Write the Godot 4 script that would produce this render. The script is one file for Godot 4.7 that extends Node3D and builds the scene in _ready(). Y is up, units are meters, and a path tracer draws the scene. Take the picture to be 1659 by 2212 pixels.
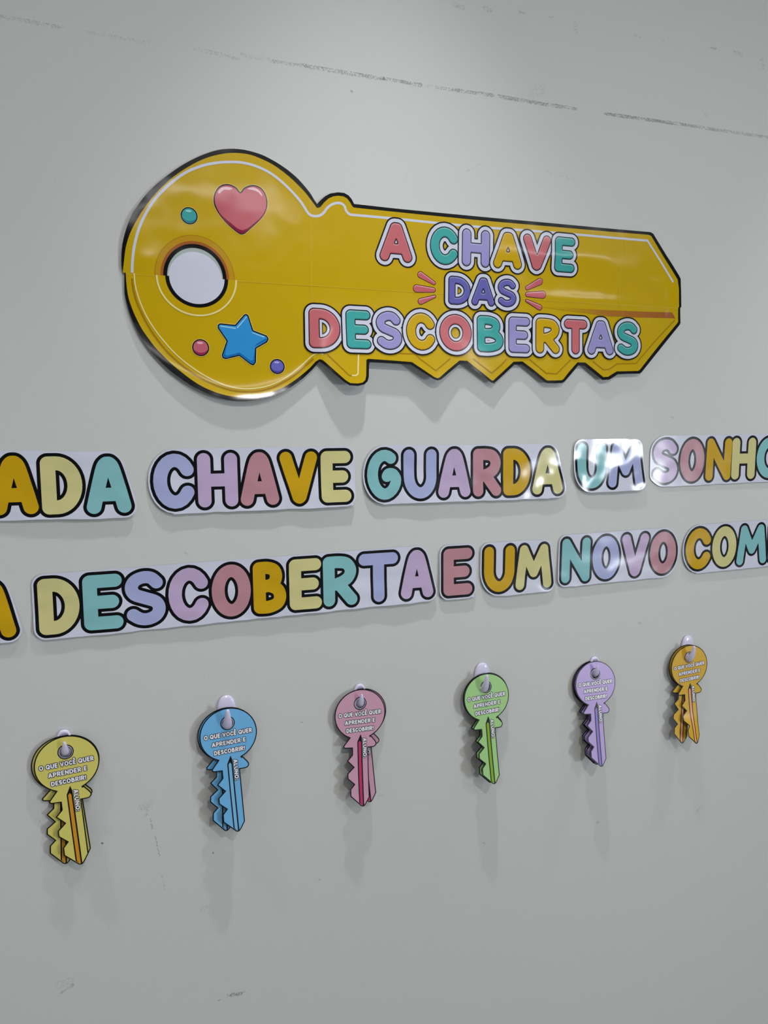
extends Node3D
# A classroom wall with a giant paper key, two rows of cut-out words and six bunches of small paper keys on adhesive hooks.
# Flat shapes are drawn in tenths of a millimetre (T) on the wall plane; the wall is the plane z = 0, x runs right, y up.

const T := 0.0001

var mats := {}
var names := {}
var crinkle := FastNoiseLite.new()   # small unevenness of the laminated poster


func _ready() -> void:
	camera_and_air()
	lamps()
	room()
	giant_key()
	words()
	small_keys()


# ------------------------------------------------------------------ camera, air, lamps

func camera_and_air() -> void:
	var cam := Camera3D.new()
	cam.name = "camera"
	cam.keep_aspect = Camera3D.KEEP_HEIGHT
	cam.fov = rad_to_deg(2.0 * atan(1106.0 / 1580.0))
	cam.near = 0.02
	cam.position = Vector3(0.0, 1.55, 1.155)
	cam.rotation_order = EULER_ORDER_YXZ
	cam.rotation_degrees = Vector3(-7.2, -19.6, 0.0)
	add_child(cam)
	cam.current = true
	var e := Environment.new()
	e.background_mode = Environment.BG_COLOR
	e.background_color = Color(0, 0, 0)
	e.tonemap_mode = Environment.TONE_MAPPER_LINEAR
	e.tonemap_exposure = 1.05
	e.sdfgi_enabled = true
	e.ssao_enabled = true
	e.ssil_enabled = true
	var we := WorldEnvironment.new()
	we.name = "environment"
	we.environment = e
	add_child(we)


const CEIL := 3.02
const DOWNLIGHTS := [[-0.76, 0.40, 33.0, 1.4, 1.0], [0.40, 0.40, 30.0, 1.55, 1.0], [1.62, 0.40, 32.0, 1.15, 1.0], [-1.10, 2.15, 82.0, 0.12, 0.45], [0.45, 2.15, 82.0, 1.25, 0.45], [2.00, 2.15, 84.0, 0.6, 0.35]]   # x, distance from the wall, half beam, strength, softness of the beam's edge
const BATTENS := [[0.55, 3.85, 0.7], [3.35, 4.05, 0.7]]   # x, z, strength
const WINDOW := [4.30, 1.14, 4.55, 0.36, 0.36]   # x, y, z of its middle, half length, half height
const LAMP_WHITE := Color(1.0, 0.99, 0.988)
const DAYLIGHT := Color(0.93, 0.965, 1.0)


func lamps() -> void:
	for r in DOWNLIGHTS:
		var s := SpotLight3D.new()
		s.name = named("downlight_beam")
		s.position = Vector3(r[0], CEIL - 0.022, r[1])
		s.rotation_degrees.x = -90.0
		s.spot_angle = r[2]
		s.spot_angle_attenuation = r[4]
		s.spot_attenuation = 2.0
		s.spot_range = 14.0
		s.light_energy = r[3]
		s.light_color = LAMP_WHITE
		s.light_size = 0.025
		s.shadow_enabled = true
		add_child(s)
	for b in BATTENS:
		var l := area_lamp("batten_light", Vector2(1.2, 0.09), b[2], LAMP_WHITE)
		l.position = Vector3(b[0], CEIL - 0.075, b[1])
		l.rotation_degrees.x = -90.0
	var a := area_lamp("window_daylight", Vector2(WINDOW[3], WINDOW[4]) * 2.0, 10.5, DAYLIGHT)
	a.position = Vector3(WINDOW[0] - 0.03, WINDOW[1], WINDOW[2])
	a.rotation_degrees.y = 90.0


func area_lamp(called: String, size: Vector2, strength: float, colour: Color) -> AreaLight3D:
	var a := AreaLight3D.new()
	a.name = named(called)
	a.area_size = size
	a.light_energy = strength
	a.light_color = colour
	a.area_range = 14.0
	a.shadow_enabled = true
	add_child(a)
	return a


# ------------------------------------------------------------------ names, materials, tags

func named(called: String) -> String:
	var n: int = names.get(called, 0)
	names[called] = n + 1
	return called if n == 0 else "%s_%03d" % [called, n]


func tag(o: Node, label: String, category: String, group := "") -> void:
	o.set_meta("label", label)
	o.set_meta("category", category)
	if group != "":
		o.set_meta("group", group)


func paint(r: float, g: float, b: float, rough := 0.4, spec := 0.42) -> StandardMaterial3D:
	var k := "%.3f %.3f %.3f %.2f %.2f" % [r, g, b, rough, spec]
	if not mats.has(k):
		var m := StandardMaterial3D.new()
		m.albedo_color = Color(r, g, b).linear_to_srgb()
		m.roughness = rough
		m.metallic_specular = spec
		mats[k] = m
	return mats[k]


func node(called: String, at: Vector3, parent: Node = self) -> Node3D:
	var o := Node3D.new()
	o.name = named(called) if parent == self else called
	o.position = at
	parent.add_child(o, true)
	return o


func put(called: String, mesh: Mesh, m: Material, parent: Node = self) -> MeshInstance3D:
	var o := MeshInstance3D.new()
	o.name = named(called) if parent == self else called
	o.mesh = mesh
	o.material_override = m
	o.cast_shadow = GeometryInstance3D.SHADOW_CASTING_SETTING_ON
	parent.add_child(o, true)
	return o


# ------------------------------------------------------------------ the room

func box(lo: Vector3, hi: Vector3) -> BoxMesh:
	var b := BoxMesh.new()
	b.size = hi - lo
	return b


func slab(called: String, lo: Vector3, hi: Vector3, m: Material) -> MeshInstance3D:
	var o := put(called, box(lo, hi), m)
	o.position = (lo + hi) / 2.0
	o.set_meta("kind", "structure")
	return o


func room() -> void:
	var x0 := -2.6
	var x1: float = WINDOW[0]
	var z1 := 5.6
	var white := paint(0.45, 0.46, 0.45, 0.6)
	back_wall(x0, x1)
	slab("floor", Vector3(x0 - 0.15, -0.1, -0.15), Vector3(x1 + 0.15, 0.0, z1 + 0.15), paint(0.25, 0.24, 0.23, 0.35))
	slab("ceiling", Vector3(x0 - 0.15, CEIL, -0.15), Vector3(x1 + 0.15, CEIL + 0.1, z1 + 0.15), paint(0.6, 0.6, 0.59, 0.8))
	slab("wall_left", Vector3(x0 - 0.15, 0, 0), Vector3(x0, CEIL, z1), white)
	slab("wall_front", Vector3(x0 - 0.15, 0, z1), Vector3(x1 + 0.15, CEIL, z1 + 0.15), paint(0.18, 0.19, 0.20, 0.6))
	# right wall with the window
	var wy: float = WINDOW[1]
	var wz: float = WINDOW[2]
	var hl: float = WINDOW[3]
	var hh: float = WINDOW[4]
	var dull := paint(0.20, 0.21, 0.21, 0.6)
	var wall := node("wall_right", Vector3(x1, 0, 0))
	wall.set_meta("kind", "structure")
	for q in [[Vector3(0, 0, 0), Vector3(0.15, wy - hh, z1)], [Vector3(0, wy + hh, 0), Vector3(0.15, CEIL, z1)], [Vector3(0, wy - hh, 0), Vector3(0.15, wy + hh, wz - hl)], [Vector3(0, wy - hh, wz + hl), Vector3(0.15, wy + hh, z1)]]:
		var o := put("wall_piece", box(q[0], q[1]), dull, wall)
		o.position = (q[0] + q[1]) / 2.0
	var win := node("window_1", Vector3(x1, wy, wz))
	win.set_meta("kind", "structure")
	var glass := StandardMaterial3D.new()
	glass.albedo_color = Color(0.8, 0.82, 0.85)
	glass.roughness = 0.5
	glass.emission_enabled = true
	glass.emission = DAYLIGHT
	glass.emission_energy_multiplier = 2.0
	put("frosted_pane", box(Vector3(0, -hh, -hl), Vector3(0.01, hh, hl)), glass, win).position.x = 0.04
	var alu := paint(0.5, 0.5, 0.5, 0.35)
	for q in [[Vector3(-0.01, -hh, -hl), Vector3(0.05, -hh + 0.04, hl)], [Vector3(-0.01, hh - 0.04, -hl), Vector3(0.05, hh, hl)], [Vector3(-0.01, -hh, -hl), Vector3(0.05, hh, -hl + 0.04)], [Vector3(-0.01, -hh, hl - 0.04), Vector3(0.05, hh, hl)]]:
		put("window_frame", box(q[0], q[1]), alu, win).position = (q[0] + q[1]) / 2.0
	slab("baseboard_left", Vector3(x0, 0, 0.012), Vector3(x0 + 0.012, 0.07, z1), white)
	slab("baseboard_back", Vector3(x0, 0, 0.0), Vector3(x1, 0.07, 0.012), white)
	# recessed ceiling downlights
	var glow := StandardMaterial3D.new()
	glow.albedo_color = Color(0.9, 0.9, 0.9)
	glow.emission_enabled = true
	glow.emission = LAMP_WHITE
	glow.emission_energy_multiplier = 12.0
	var where := ["close to the decorated wall", "in the middle of the room"]
	var side := ["leftmost", "middle", "rightmost"]
	for i in DOWNLIGHTS.size():
		var d := node("ceiling_downlight", Vector3(DOWNLIGHTS[i][0], CEIL, DOWNLIGHTS[i][1]))
		tag(d, "round recessed ceiling downlight %s, %s of its row" % [where[i / 3], side[i % 3]], "downlight", "ceiling downlights")
		put("trim_ring", lathe([[0.075, 0.0], [0.075, -0.006], [0.070, -0.010], [0.056, -0.010], [0.054, -0.004], [0.054, 0.0]], 40), paint(0.8, 0.8, 0.8, 0.3), d)
		put("diffuser", lathe([[0.0, -0.005], [0.054, -0.005]], 40), glow, d)
	for i in BATTENS.size():
		var b := node("ceiling_batten", Vector3(BATTENS[i][0], CEIL, BATTENS[i][1]))
		tag(b, "long white ceiling batten lamp on the %s of the room" % ["left", "right"][i], "batten lamp", "ceiling battens")
		put("housing", box(Vector3(-0.62, -0.05, -0.06), Vector3(0.62, 0.0, 0.06)), paint(0.8, 0.8, 0.8, 0.4), b).position.y = -0.025
		put("diffuser", box(Vector3(-0.6, -0.012, -0.045), Vector3(0.6, 0.0, 0.045)), glow, b).position.y = -0.056


func lathe(prof: Array, n: int) -> ArrayMesh:
	var st := SurfaceTool.new()
	st.begin(Mesh.PRIMITIVE_TRIANGLES)
	for i in prof.size() - 1:
		for k in n:
			var a := TAU * k / n
			var b := TAU * (k + 1) / n
			var p0 := Vector3(prof[i][0] * cos(a), prof[i][1], prof[i][0] * sin(a))
			var p1 := Vector3(prof[i][0] * cos(b), prof[i][1], prof[i][0] * sin(b))
			var q0 := Vector3(prof[i + 1][0] * cos(a), prof[i + 1][1], prof[i + 1][0] * sin(a))
			var q1 := Vector3(prof[i + 1][0] * cos(b), prof[i + 1][1], prof[i + 1][0] * sin(b))
			for v in [p0, p1, q1, p0, q1, q0]:
				st.add_vertex(v)
	st.generate_normals()
	return st.commit()


# ------------------------------------------------------------------ the decorated wall: satin paint with roller grain and old scuffs

const PANEL := [-0.55, -0.05, 2.4]   # left, bottom and side of the square that carries the marks

func back_wall(x0: float, x1: float) -> void:
	var n := 2048
	var im := Image.create(n, n, false, Image.FORMAT_RGB8)
	var base := Color(0.658, 0.666, 0.641).linear_to_srgb()
	im.fill(base)
	var rng := RandomNumberGenerator.new()
	rng.seed = 7
	for s in SCUFFS:
		smear(im, s, rng, base)
	var noise := FastNoiseLite.new()
	noise.seed = 3
	noise.noise_type = FastNoiseLite.TYPE_SIMPLEX_SMOOTH
	noise.frequency = 0.3
	noise.fractal_octaves = 4
	noise.fractal_gain = 0.6
	var bump := noise.get_image(n, n)
	bump.convert(Image.FORMAT_RGBA8)
	bump.bump_map_to_normal_map(1.0)
	var m := StandardMaterial3D.new()
	m.albedo_texture = ImageTexture.create_from_image(im)
	m.roughness = 0.5
	m.metallic_specular = 0.4
	m.normal_enabled = true
	m.normal_texture = ImageTexture.create_from_image(bump)
	m.normal_scale = 0.09
	var plain := StandardMaterial3D.new()
	plain.albedo_color = base
	plain.roughness = 0.5
	plain.metallic_specular = 0.4
	var wall := node("wall_back", Vector3.ZERO)
	wall.set_meta("kind", "structure")
	var a: float = PANEL[0]
	var b: float = PANEL[0] + PANEL[2]
	var lo: float = PANEL[1]
	var hi: float = PANEL[1] + PANEL[2]
	var st := SurfaceTool.new()
	st.begin(Mesh.PRIMITIVE_TRIANGLES)
	for c in [[0, 0], [0, 1], [1, 1], [0, 0], [1, 1], [1, 0]]:
		st.set_normal(Vector3(0, 0, 1))
		st.set_tangent(Plane(1, 0, 0, 1))
		st.set_uv(Vector2(c[0], 1.0 - c[1]))
		st.add_vertex(Vector3(lerpf(a, b, c[0]), lerpf(lo, hi, c[1]), 0))
	put("painted_face", st.commit(), m, wall)
	for q in [[Vector3(x0 - 0.15, 0, -0.15), Vector3(a, CEIL, 0)], [Vector3(b, 0, -0.15), Vector3(x1 + 0.15, CEIL, 0)], [Vector3(a, hi, -0.15), Vector3(b, CEIL, 0)], [Vector3(a, 0, -0.15), Vector3(b, hi, -0.001)]]:
		put("masonry", box(q[0], q[1]), plain, wall).position = (q[0] + q[1]) / 2.0


# one old mark in the paint: [x0, y0, x1, y1, width, strength, cover, lightness] in millimetres on the wall
func smear(im: Image, s: Array, rng: RandomNumberGenerator, base: Color) -> void:
	var px: float = 2048.0 / (PANEL[2] * 1000.0)
	var p := Vector2(s[0] - PANEL[0] * 1000.0, (PANEL[1] + PANEL[2]) * 1000.0 - s[1]) * px
	var q := Vector2(s[2] - PANEL[0] * 1000.0, (PANEL[1] + PANEL[2]) * 1000.0 - s[3]) * px
	var w: float = s[4] * px
	var along := (q - p).normalized() if p.distance_to(q) > 0.01 else Vector2(1, 0)
	var patch := FastNoiseLite.new()
	patch.seed = rng.randi() % 1000
	patch.frequency = 0.045
	var tone := Color(0.30, 0.30, 0.30) if s[7] < 0.5 else Color(0.86, 0.86, 0.86)
	for y in range(int(minf(p.y, q.y) - w) - 1, int(maxf(p.y, q.y) + w) + 2):
		for x in range(int(minf(p.x, q.x) - w) - 1, int(maxf(p.x, q.x) + w) + 2):
			if x < 0 or y < 0 or x >= 2048 or y >= 2048:
				continue
			var v := Vector2(x, y) + Vector2(0.5, 0.5)
			var near := Geometry2D.get_closest_point_to_segment(v, p, q)
			var d := v.distance_to(near) / maxf(w * 0.5, 0.5)
			if d > 1.0:
				continue
			var f := patch.get_noise_2d(v.dot(along), v.dot(along.orthogonal()) * 3.0)
			if rng.randf() < s[6] * clampf(1.0 + f * 1.3, 0.1, 2.0):
				var k: float = s[5] * rng.randf_range(0.5, 1.0)
				im.set_pixel(x, y, im.get_pixel(x, y).lerp(tone, k))


const SCUFFS := [
	[-129.3, 2080.2, -95.9, 2080.1, 5, 0.22, 0.35, 0],
	[-129.2, 2081.9, -95.9, 2081.8, 1.2, 0.198, 0.28, 0],
	[-93.1, 2080.0, -53.2, 2079.1, 5, 0.22, 0.4, 0],
	[-93.0, 2081.7, -53.1, 2080.8, 1.2, 0.198, 0.32, 0],
	[-24.0, 2078.0, 57.8, 2078.0, 5, 0.12, 0.3, 0],
	[-23.9, 2079.8, 57.9, 2079.9, 1.2, 0.108, 0.24, 0],
	[121.5, 2080.7, 184.2, 2075.4, 5, 0.2, 0.3, 0],
	[121.5, 2082.6, 184.2, 2077.3, 1.2, 0.18, 0.24, 0],
	[187.7, 2082.3, 242.6, 2080.5, 5, 0.16, 0.3, 0],
	[187.7, 2084.2, 242.7, 2082.4, 1.2, 0.144, 0.24, 0],
	[235.7, 2080.1, 285.1, 2081.0, 5, 0.3, 0.5, 0],
	[235.7, 2082.0, 285.1, 2083.0, 1.2, 0.27, 0.4, 0],
	[285.1, 2081.0, 411.7, 2081.0, 5, 0.42, 0.55, 0],
	[285.1, 2083.0, 411.7, 2083.1, 1.2, 0.378, 0.44, 0],
	[410.9, 2081.6, 474.6, 2081.1, 5, 0.45, 0.6, 0],
	[410.9, 2083.6, 474.6, 2083.2, 1.2, 0.405, 0.48, 0],
	[486.7, 2081.4, 506.9, 2081.5, 5, 0.25, 0.4, 0],
	[486.6, 2083.5, 506.9, 2083.6, 1.2, 0.225, 0.32, 0],
	[511.0, 2081.4, 603.3, 2083.6, 5, 0.42, 0.55, 0],
	[511.0, 2083.5, 603.2, 2085.8, 1.2, 0.378, 0.44, 0],
	[611.9, 2083.4, 705.0, 2082.9, 5, 0.45, 0.6, 0],
	[611.8, 2085.6, 704.9, 2085.1, 1.2, 0.405, 0.48, 0],
	[705.0, 2082.9, 764.1, 2084.1, 5, 0.42, 0.55, 0],
	[704.9, 2085.1, 764.0, 2086.3, 1.2, 0.378, 0.44, 0],
	[825.1, 2083.8, 998.9, 2087.3, 5, 0.48, 0.65, 0],
	[825.0, 2086.1, 998.8, 2089.7, 1.2, 0.432, 0.52, 0],
	[998.9, 2087.3, 1074.2, 2087.8, 5, 0.4, 0.5, 0],
	[998.8, 2089.7, 1074.1, 2090.3, 1.2, 0.36, 0.4, 0],
	[1074.2, 2087.8, 1197.2, 2089.7, 5, 0.34, 0.5, 0],
	[1074.1, 2090.3, 1197.0, 2092.2, 1.2, 0.306, 0.4, 0],
	[529.9, 2211.7, 546.3, 2209.0, 9, 0.2, 0.3, 0],
	[585.3, 2215.1, 596.3, 2212.8, 6, 0.3, 0.4, 0],
	[649.4, 2219.8, 658.1, 2219.2, 4, 0.35, 0.4, 0],
	[702.3, 2222.4, 714.0, 2223.0, 3, 0.25, 0.4, 0],
	[757.9, 2219.5, 761.3, 2205.3, 7, 0.22, 0.3, 0],
	[878.9, 2221.5, 892.8, 2221.5, 3, 0.2, 0.4, 0],
	[938.8, 2222.8, 948.9, 2223.6, 3, 0.2, 0.4, 0],
	[1048.0, 2227.7, 1059.9, 2227.2, 4, 0.35, 0.4, 0],
	[1105.6, 2227.9, 1121.1, 2227.9, 8, 0.25, 0.35, 0],
	[1169.7, 2224.8, 1174.0, 2213.2, 8, 0.25, 0.35, 0],
	[677.5, 2098.3, 693.3, 2107.9, 20, 0.1, 0.3, 0],
	[693.2, 2113.8, 700.0, 2097.8, 3, 0.2, 0.3, 0],
	[550.1, 1954.4, 583.9, 1974.9, 2, 0.15, 0.4, 0],
	[708.5, 1975.1, 764.8, 1967.2, 1.5, 0.15, 0.5, 0],
	[135.4, 577.5, 151.0, 575.6, 7, 0.6, 0.5, 0],
	[127.6, 578.0, 158.9, 575.9, 4, 0.4, 0.4, 0],
	[-129.2, 670.4, -114.4, 672.6, 14, 0.2, 0.3, 0],
	[-127.2, 656.2, -109.4, 664.8, 5, 0.25, 0.4, 0],
	[16.7, 920.3, 18.9, 902.6, 1.6, 0.5, 0.6, 0],
	[22.6, 889.2, 28.4, 853.0, 1.2, 0.45, 0.6, 0],
	[30.8, 820.5, 34.7, 791.3, 1, 0.25, 0.6, 0],
	[3.6, 940.7, 17.7, 945.9, 12, 0.18, 0.25, 0],
	[10.0, 927.8, 14.1, 942.7, 4, 0.2, 0.3, 0],
	[-56.7, 893.6, -56.1, 892.7, 3, 0.85, 1, 0],
	[357.5, 2055.6, 358.3, 2055.1, 3.5, 0.35, 0.8, 0],
	[92.7, 746.5, 103.3, 748.1, 9, 0.16, 0.3, 0],
	[-145.9, 946.5, -137.0, 933.5, 9, 0.15, 0.3, 0],
	[611.4, 757.0, 613.4, 754.7, 4, 0.35, 0.5, 0],
	[865.4, 748.4, 868.9, 745.8, 4, 0.3, 0.6, 0],
	[1117.0, 721.4, 1125.1, 730.3, 7, 0.16, 0.3, 0],
	[1039.6, 2116.8, 1050.9, 2110.1, 10, 0.1, 0.3, 0],
	[112.0, 573.8, 115.8, 573.6, 2.5, 0.4, 0.7, 0],
	[264.5, 1044.9, 266.1, 1043.8, 2, 0.5, 0.8, 0],
	[112.0, 841.8, 112.7, 840.8, 2, 0.6, 0.8, 0],
	[291.7, 753.7, 293.3, 752.4, 2, 0.4, 0.7, 0],
	[447.3, 1943.4, 449.8, 1933.0, 1.2, 0.2, 0.5, 0],
	[403.0, 887.6, 411.7, 890.4, 6, 0.12, 0.3, 0],
	[140.9, 1848.4, 148.0, 1859.0, 4, 0.1, 0.3, 0],
	[999.7, 1555.7, 1004.3, 1553.0, 5, 0.2, 0.5, 0],
	[808.8, 1470.1, 812.0, 1466.6, 6, 0.2, 0.4, 0],
	[-21.7, 1382.8, -14.2, 1375.4, 5, 0.12, 0.3, 0],
	[84.3, 1344.6, 87.0, 1342.3, 4, 0.2, 0.4, 0],
	[945.3, 1152.3, 949.9, 1150.0, 4, 0.2, 0.4, 0],
	[340.7, 2003.9, 351.8, 1989.0, 4, 0.35, 0.7, 1],
	[723.6, 510.1, 830.2, 536.4, 2, 0.25, 0.6, 1],
	[761.8, 475.8, 919.5, 545.3, 2, 0.2, 0.5, 1],
	[456.7, 700.1, 467.7, 691.2, 4, 0.35, 0.6, 1],
	[1126.9, 665.8, 1130.9, 662.8, 4, 0.5, 0.8, 1],
	[1019.9, 547.5, 1024.9, 543.2, 6, 0.35, 0.7, 1],
	[846.7, 455.1, 850.2, 451.1, 5, 0.4, 0.7, 1],
	[363.3, 684.0, 369.4, 677.2, 5, 0.25, 0.5, 1],
	[182.9, 583.1, 186.7, 577.6, 4, 0.3, 0.6, 1],
	[375.8, 498.0, 389.2, 508.1, 3, 0.25, 0.6, 1],
	[618.2, 402.7, 621.3, 398.8, 5, 0.3, 0.6, 1],
]


# ------------------------------------------------------------------ flat regions: {outers, holes}, all loops counter-clockwise

func ccw(p: PackedVector2Array) -> PackedVector2Array:
	if Geometry2D.is_polygon_clockwise(p):
		p = p.duplicate()
		p.reverse()
	return p


func region(outer: PackedVector2Array, holes := []) -> Dictionary:
	return {"outers": [ccw(outer)], "holes": holes.map(func(h): return ccw(h))}


func join(r: Dictionary, poly: PackedVector2Array) -> void:
	var cur := ccw(poly)
	var holes := []
	for h in r.holes:
		for q in Geometry2D.clip_polygons(h, cur):
			if not Geometry2D.is_polygon_clockwise(q):
				holes.append(q)
	var outers := []
	for o in r.outers:
		var whole := []
		var gaps := []
		for q in Geometry2D.merge_polygons(cur, o):
			if Geometry2D.is_polygon_clockwise(q):
				gaps.append(ccw(q))
			else:
				whole.append(q)
		if whole.size() == 1:
			cur = whole[0]
			holes.append_array(gaps)
		else:
			outers.append(o)
	outers.append(cur)
	r.outers = outers
	r.holes = holes


func grown(r: Dictionary, d: float, inwards := INF) -> Dictionary:
	var g := {"outers": [], "holes": []}
	for o in r.outers:
		for q in Geometry2D.offset_polygon(o, d, Geometry2D.JOIN_ROUND):
			if Geometry2D.is_polygon_clockwise(q):
				g.holes.append(ccw(q))
			else:
				g.outers.append(q)
	for h in r.holes:
		for q in Geometry2D.offset_polygon(h, -minf(d, inwards), Geometry2D.JOIN_ROUND):
			if not Geometry2D.is_polygon_clockwise(q) and area(q) > 30.0:
				g.holes.append(q)
	return g


func area(p: PackedVector2Array) -> float:
	var s := 0.0
	for i in p.size():
		s += p[i].cross(p[(i + 1) % p.size()])
	return absf(s) * 0.5


func moved(r: Dictionary, by: Vector2) -> Dictionary:
	var t := Transform2D(0.0, by)
	return {"outers": r.outers.map(func(o): return t * o), "holes": r.holes.map(func(o): return t * o)}


# simple polygons without holes that cover a region
func pieces(r: Dictionary) -> Array:
	var out := []
	for o in r.outers:
		var xs := []
		var lo := Vector2(INF, INF)
		var hi := -lo
		for v in o:
			lo = lo.min(v)
			hi = hi.max(v)
		for h in r.holes:
			var c := Vector2.ZERO
			var a := INF
			var b := -INF
			for v in h:
				c += v
				a = minf(a, v.x)
				b = maxf(b, v.x)
			if Geometry2D.is_point_in_polygon(h[0], o):
				xs.append((a + b) * 0.5)
		if xs.is_empty():
			out.append(o)
			continue
		xs.sort()
		xs = [lo.x - 10.0] + xs + [hi.x + 10.0]
		for i in xs.size() - 1:
			if xs[i + 1] - xs[i] < 0.01:
				continue
			var strip := PackedVector2Array([Vector2(xs[i], lo.y - 10), Vector2(xs[i + 1], lo.y - 10), Vector2(xs[i + 1], hi.y + 10), Vector2(xs[i], hi.y + 10)])
			var parts: Array = Array(Geometry2D.intersect_polygons(o, strip), TYPE_NIL, "", null)
			for h in r.holes:
				var next := []
				for q in parts:
					next.append_array(Geometry2D.clip_polygons(q, h))
				parts = next
			for q in parts:
				if not Geometry2D.is_polygon_clockwise(q) and area(q) > 1.0:
					out.append(q)
	return out


# ------------------------------------------------------------------ sheets: flat regions laid over a gently curved relief

class Sheet:
	var at := PackedVector2Array()
	var tris := PackedInt32Array()
	var seen := {}
	var most := 80.0

	func point(v: Vector2) -> int:
		var k := Vector2i(roundi(v.x * 20.0), roundi(v.y * 20.0))
		if not seen.has(k):
			seen[k] = at.size()
			at.append(v)
		return seen[k]

	func fill(poly: PackedVector2Array) -> void:
		var t := Geometry2D.triangulate_polygon(poly)
		if t.is_empty() and poly.size() > 2:
			var clean := PackedVector2Array()
			for v in poly:
				if clean.is_empty() or clean[-1].distance_to(v) > 0.3:
					clean.append(v)
			poly = clean
			t = Geometry2D.triangulate_polygon(poly)
			if t.is_empty():
				print("no triangles for a loop of ", poly.size())
		for i in range(0, t.size(), 3):
			var a := poly[t[i]]
			var b := poly[t[i + 1]]
			var c := poly[t[i + 2]]
			if (b - a).cross(c - a) > 0.0:
				split(a, c, b)
			else:
				split(a, b, c)

	func split(a: Vector2, b: Vector2, c: Vector2) -> void:
		var ab := a.distance_to(b)
		var bc := b.distance_to(c)
		var ca := c.distance_to(a)
		var longest := maxf(ab, maxf(bc, ca))
		if longest <= most:
			var i := point(a)
			var j := point(b)
			var k := point(c)
			if i != j and j != k and k != i:
				tris.append_array(PackedInt32Array([i, j, k]))
			return
		if longest == ab:
			var m := (a + b) * 0.5
			split(a, m, c)
			split(m, b, c)
		elif longest == bc:
			var m := (b + c) * 0.5
			split(a, b, m)
			split(a, m, c)
		else:
			var m := (c + a) * 0.5
			split(a, b, m)
			split(m, b, c)


# one side (thick 0) or a closed leaf of paper; relief gives the height in tenths of a millimetre at a point
func leaf(r: Dictionary, relief: Callable, lift := 0.0, thick := 0.0, most := 80.0) -> ArrayMesh:
	var s := Sheet.new()
	s.most = most
	for p in pieces(r):
		s.fill(p)
	var n := s.at.size()
	var pos := PackedVector3Array()
	var nor := PackedVector3Array()
	var uv := PackedVector2Array()
	pos.resize(n)
	nor.resize(n)
	uv.resize(n)
	for i in n:
		var v := s.at[i]
		var h: float = relief.call(v)
		var hx: float = relief.call(v + Vector2(8, 0))
		var hy: float = relief.call(v + Vector2(0, 8))
		nor[i] = Vector3((h - hx) / 8.0, (h - hy) / 8.0, 1.0).normalized()
		pos[i] = Vector3(v.x, v.y, h + lift) * T
		uv[i] = v * 0.001
	var idx := s.tris
	if thick > 0.0:
		var edges := {}
		for i in range(0, s.tris.size(), 3):
			for e in [[0, 1], [1, 2], [2, 0]]:
				var a := s.tris[i + e[0]]
				var b := s.tris[i + e[1]]
				if edges.has(Vector2i(b, a)):
					edges.erase(Vector2i(b, a))
				else:
					edges[Vector2i(a, b)] = true
		idx = s.tris.duplicate()
		var back := PackedInt32Array()
		for i in n:
			pos.append(pos[i] - nor[i] * thick * T)
			nor.append(-nor[i])
			uv.append(uv[i])
		for i in range(0, s.tris.size(), 3):
			back.append_array(PackedInt32Array([s.tris[i] + n, s.tris[i + 2] + n, s.tris[i + 1] + n]))
		idx.append_array(back)
		for e in edges:
			var a: int = e.x
			var b: int = e.y
			var d: Vector3 = (pos[b] - pos[a]).cross(nor[a]).normalized() * -1.0
			var m := pos.size()
			for v in [pos[a], pos[b], pos[b + n], pos[a + n]]:
				pos.append(v)
				nor.append(d)
				uv.append(Vector2.ZERO)
			idx.append_array(PackedInt32Array([m, m + 3, m + 2, m, m + 2, m + 1]))
	var arr := []
	arr.resize(Mesh.ARRAY_MAX)
	arr[Mesh.ARRAY_VERTEX] = pos
	arr[Mesh.ARRAY_NORMAL] = nor
	arr[Mesh.ARRAY_TEX_UV] = uv
	arr[Mesh.ARRAY_INDEX] = idx
	var mesh := ArrayMesh.new()
	if idx.size():
		mesh.add_surface_from_arrays(Mesh.PRIMITIVE_TRIANGLES, arr)
	return mesh


func flat(_v: Vector2) -> float:
	return 0.0


func mm(list: Array) -> PackedVector2Array:
	var p := PackedVector2Array()
	for v in list:
		p.append(Vector2(v[0], v[1]) * 10.0)
	return p


func smooth(p: PackedVector2Array, closed := false, n := 6) -> PackedVector2Array:
	var out := PackedVector2Array()
	var c := p.size()
	for i in (c if closed else c - 1):
		var a := p[(i - 1 + c) % c] if closed or i > 0 else p[i]
		var b := p[i]
		var d := p[(i + 1) % c]
		var e := p[(i + 2) % c] if closed or i + 2 < c else d
		for k in n:
			out.append(b.cubic_interpolate(d, a, e, float(k) / n))
	if not closed:
		out.append(p[c - 1])
	return out


func stroke(p: PackedVector2Array, half: float, ends := Geometry2D.END_ROUND) -> Dictionary:
	var r := {"outers": [], "holes": []}
	for q in Geometry2D.offset_polyline(p, half, Geometry2D.JOIN_ROUND, ends):
		if Geometry2D.is_polygon_clockwise(q):
			r.holes.append(ccw(q))
		else:
			r.outers.append(q)
	return r


func ring(c: Vector2, rx: float, ry: float, n := 64) -> PackedVector2Array:
	var p := PackedVector2Array()
	for k in n:
		p.append(c + Vector2(cos(TAU * k / n) * rx, sin(TAU * k / n) * ry))
	return p


# ------------------------------------------------------------------ bubble letters: the middle lines of their strokes in a unit box

func arc(cx: float, cy: float, rx: float, ry: float, a0: float, a1: float, n := 20) -> Array:
	var p := []
	for k in n + 1:
		var a := deg_to_rad(lerpf(a0, a1, float(k) / n))
		p.append([cx + cos(a) * rx, cy + sin(a) * ry])
	return p


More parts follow.
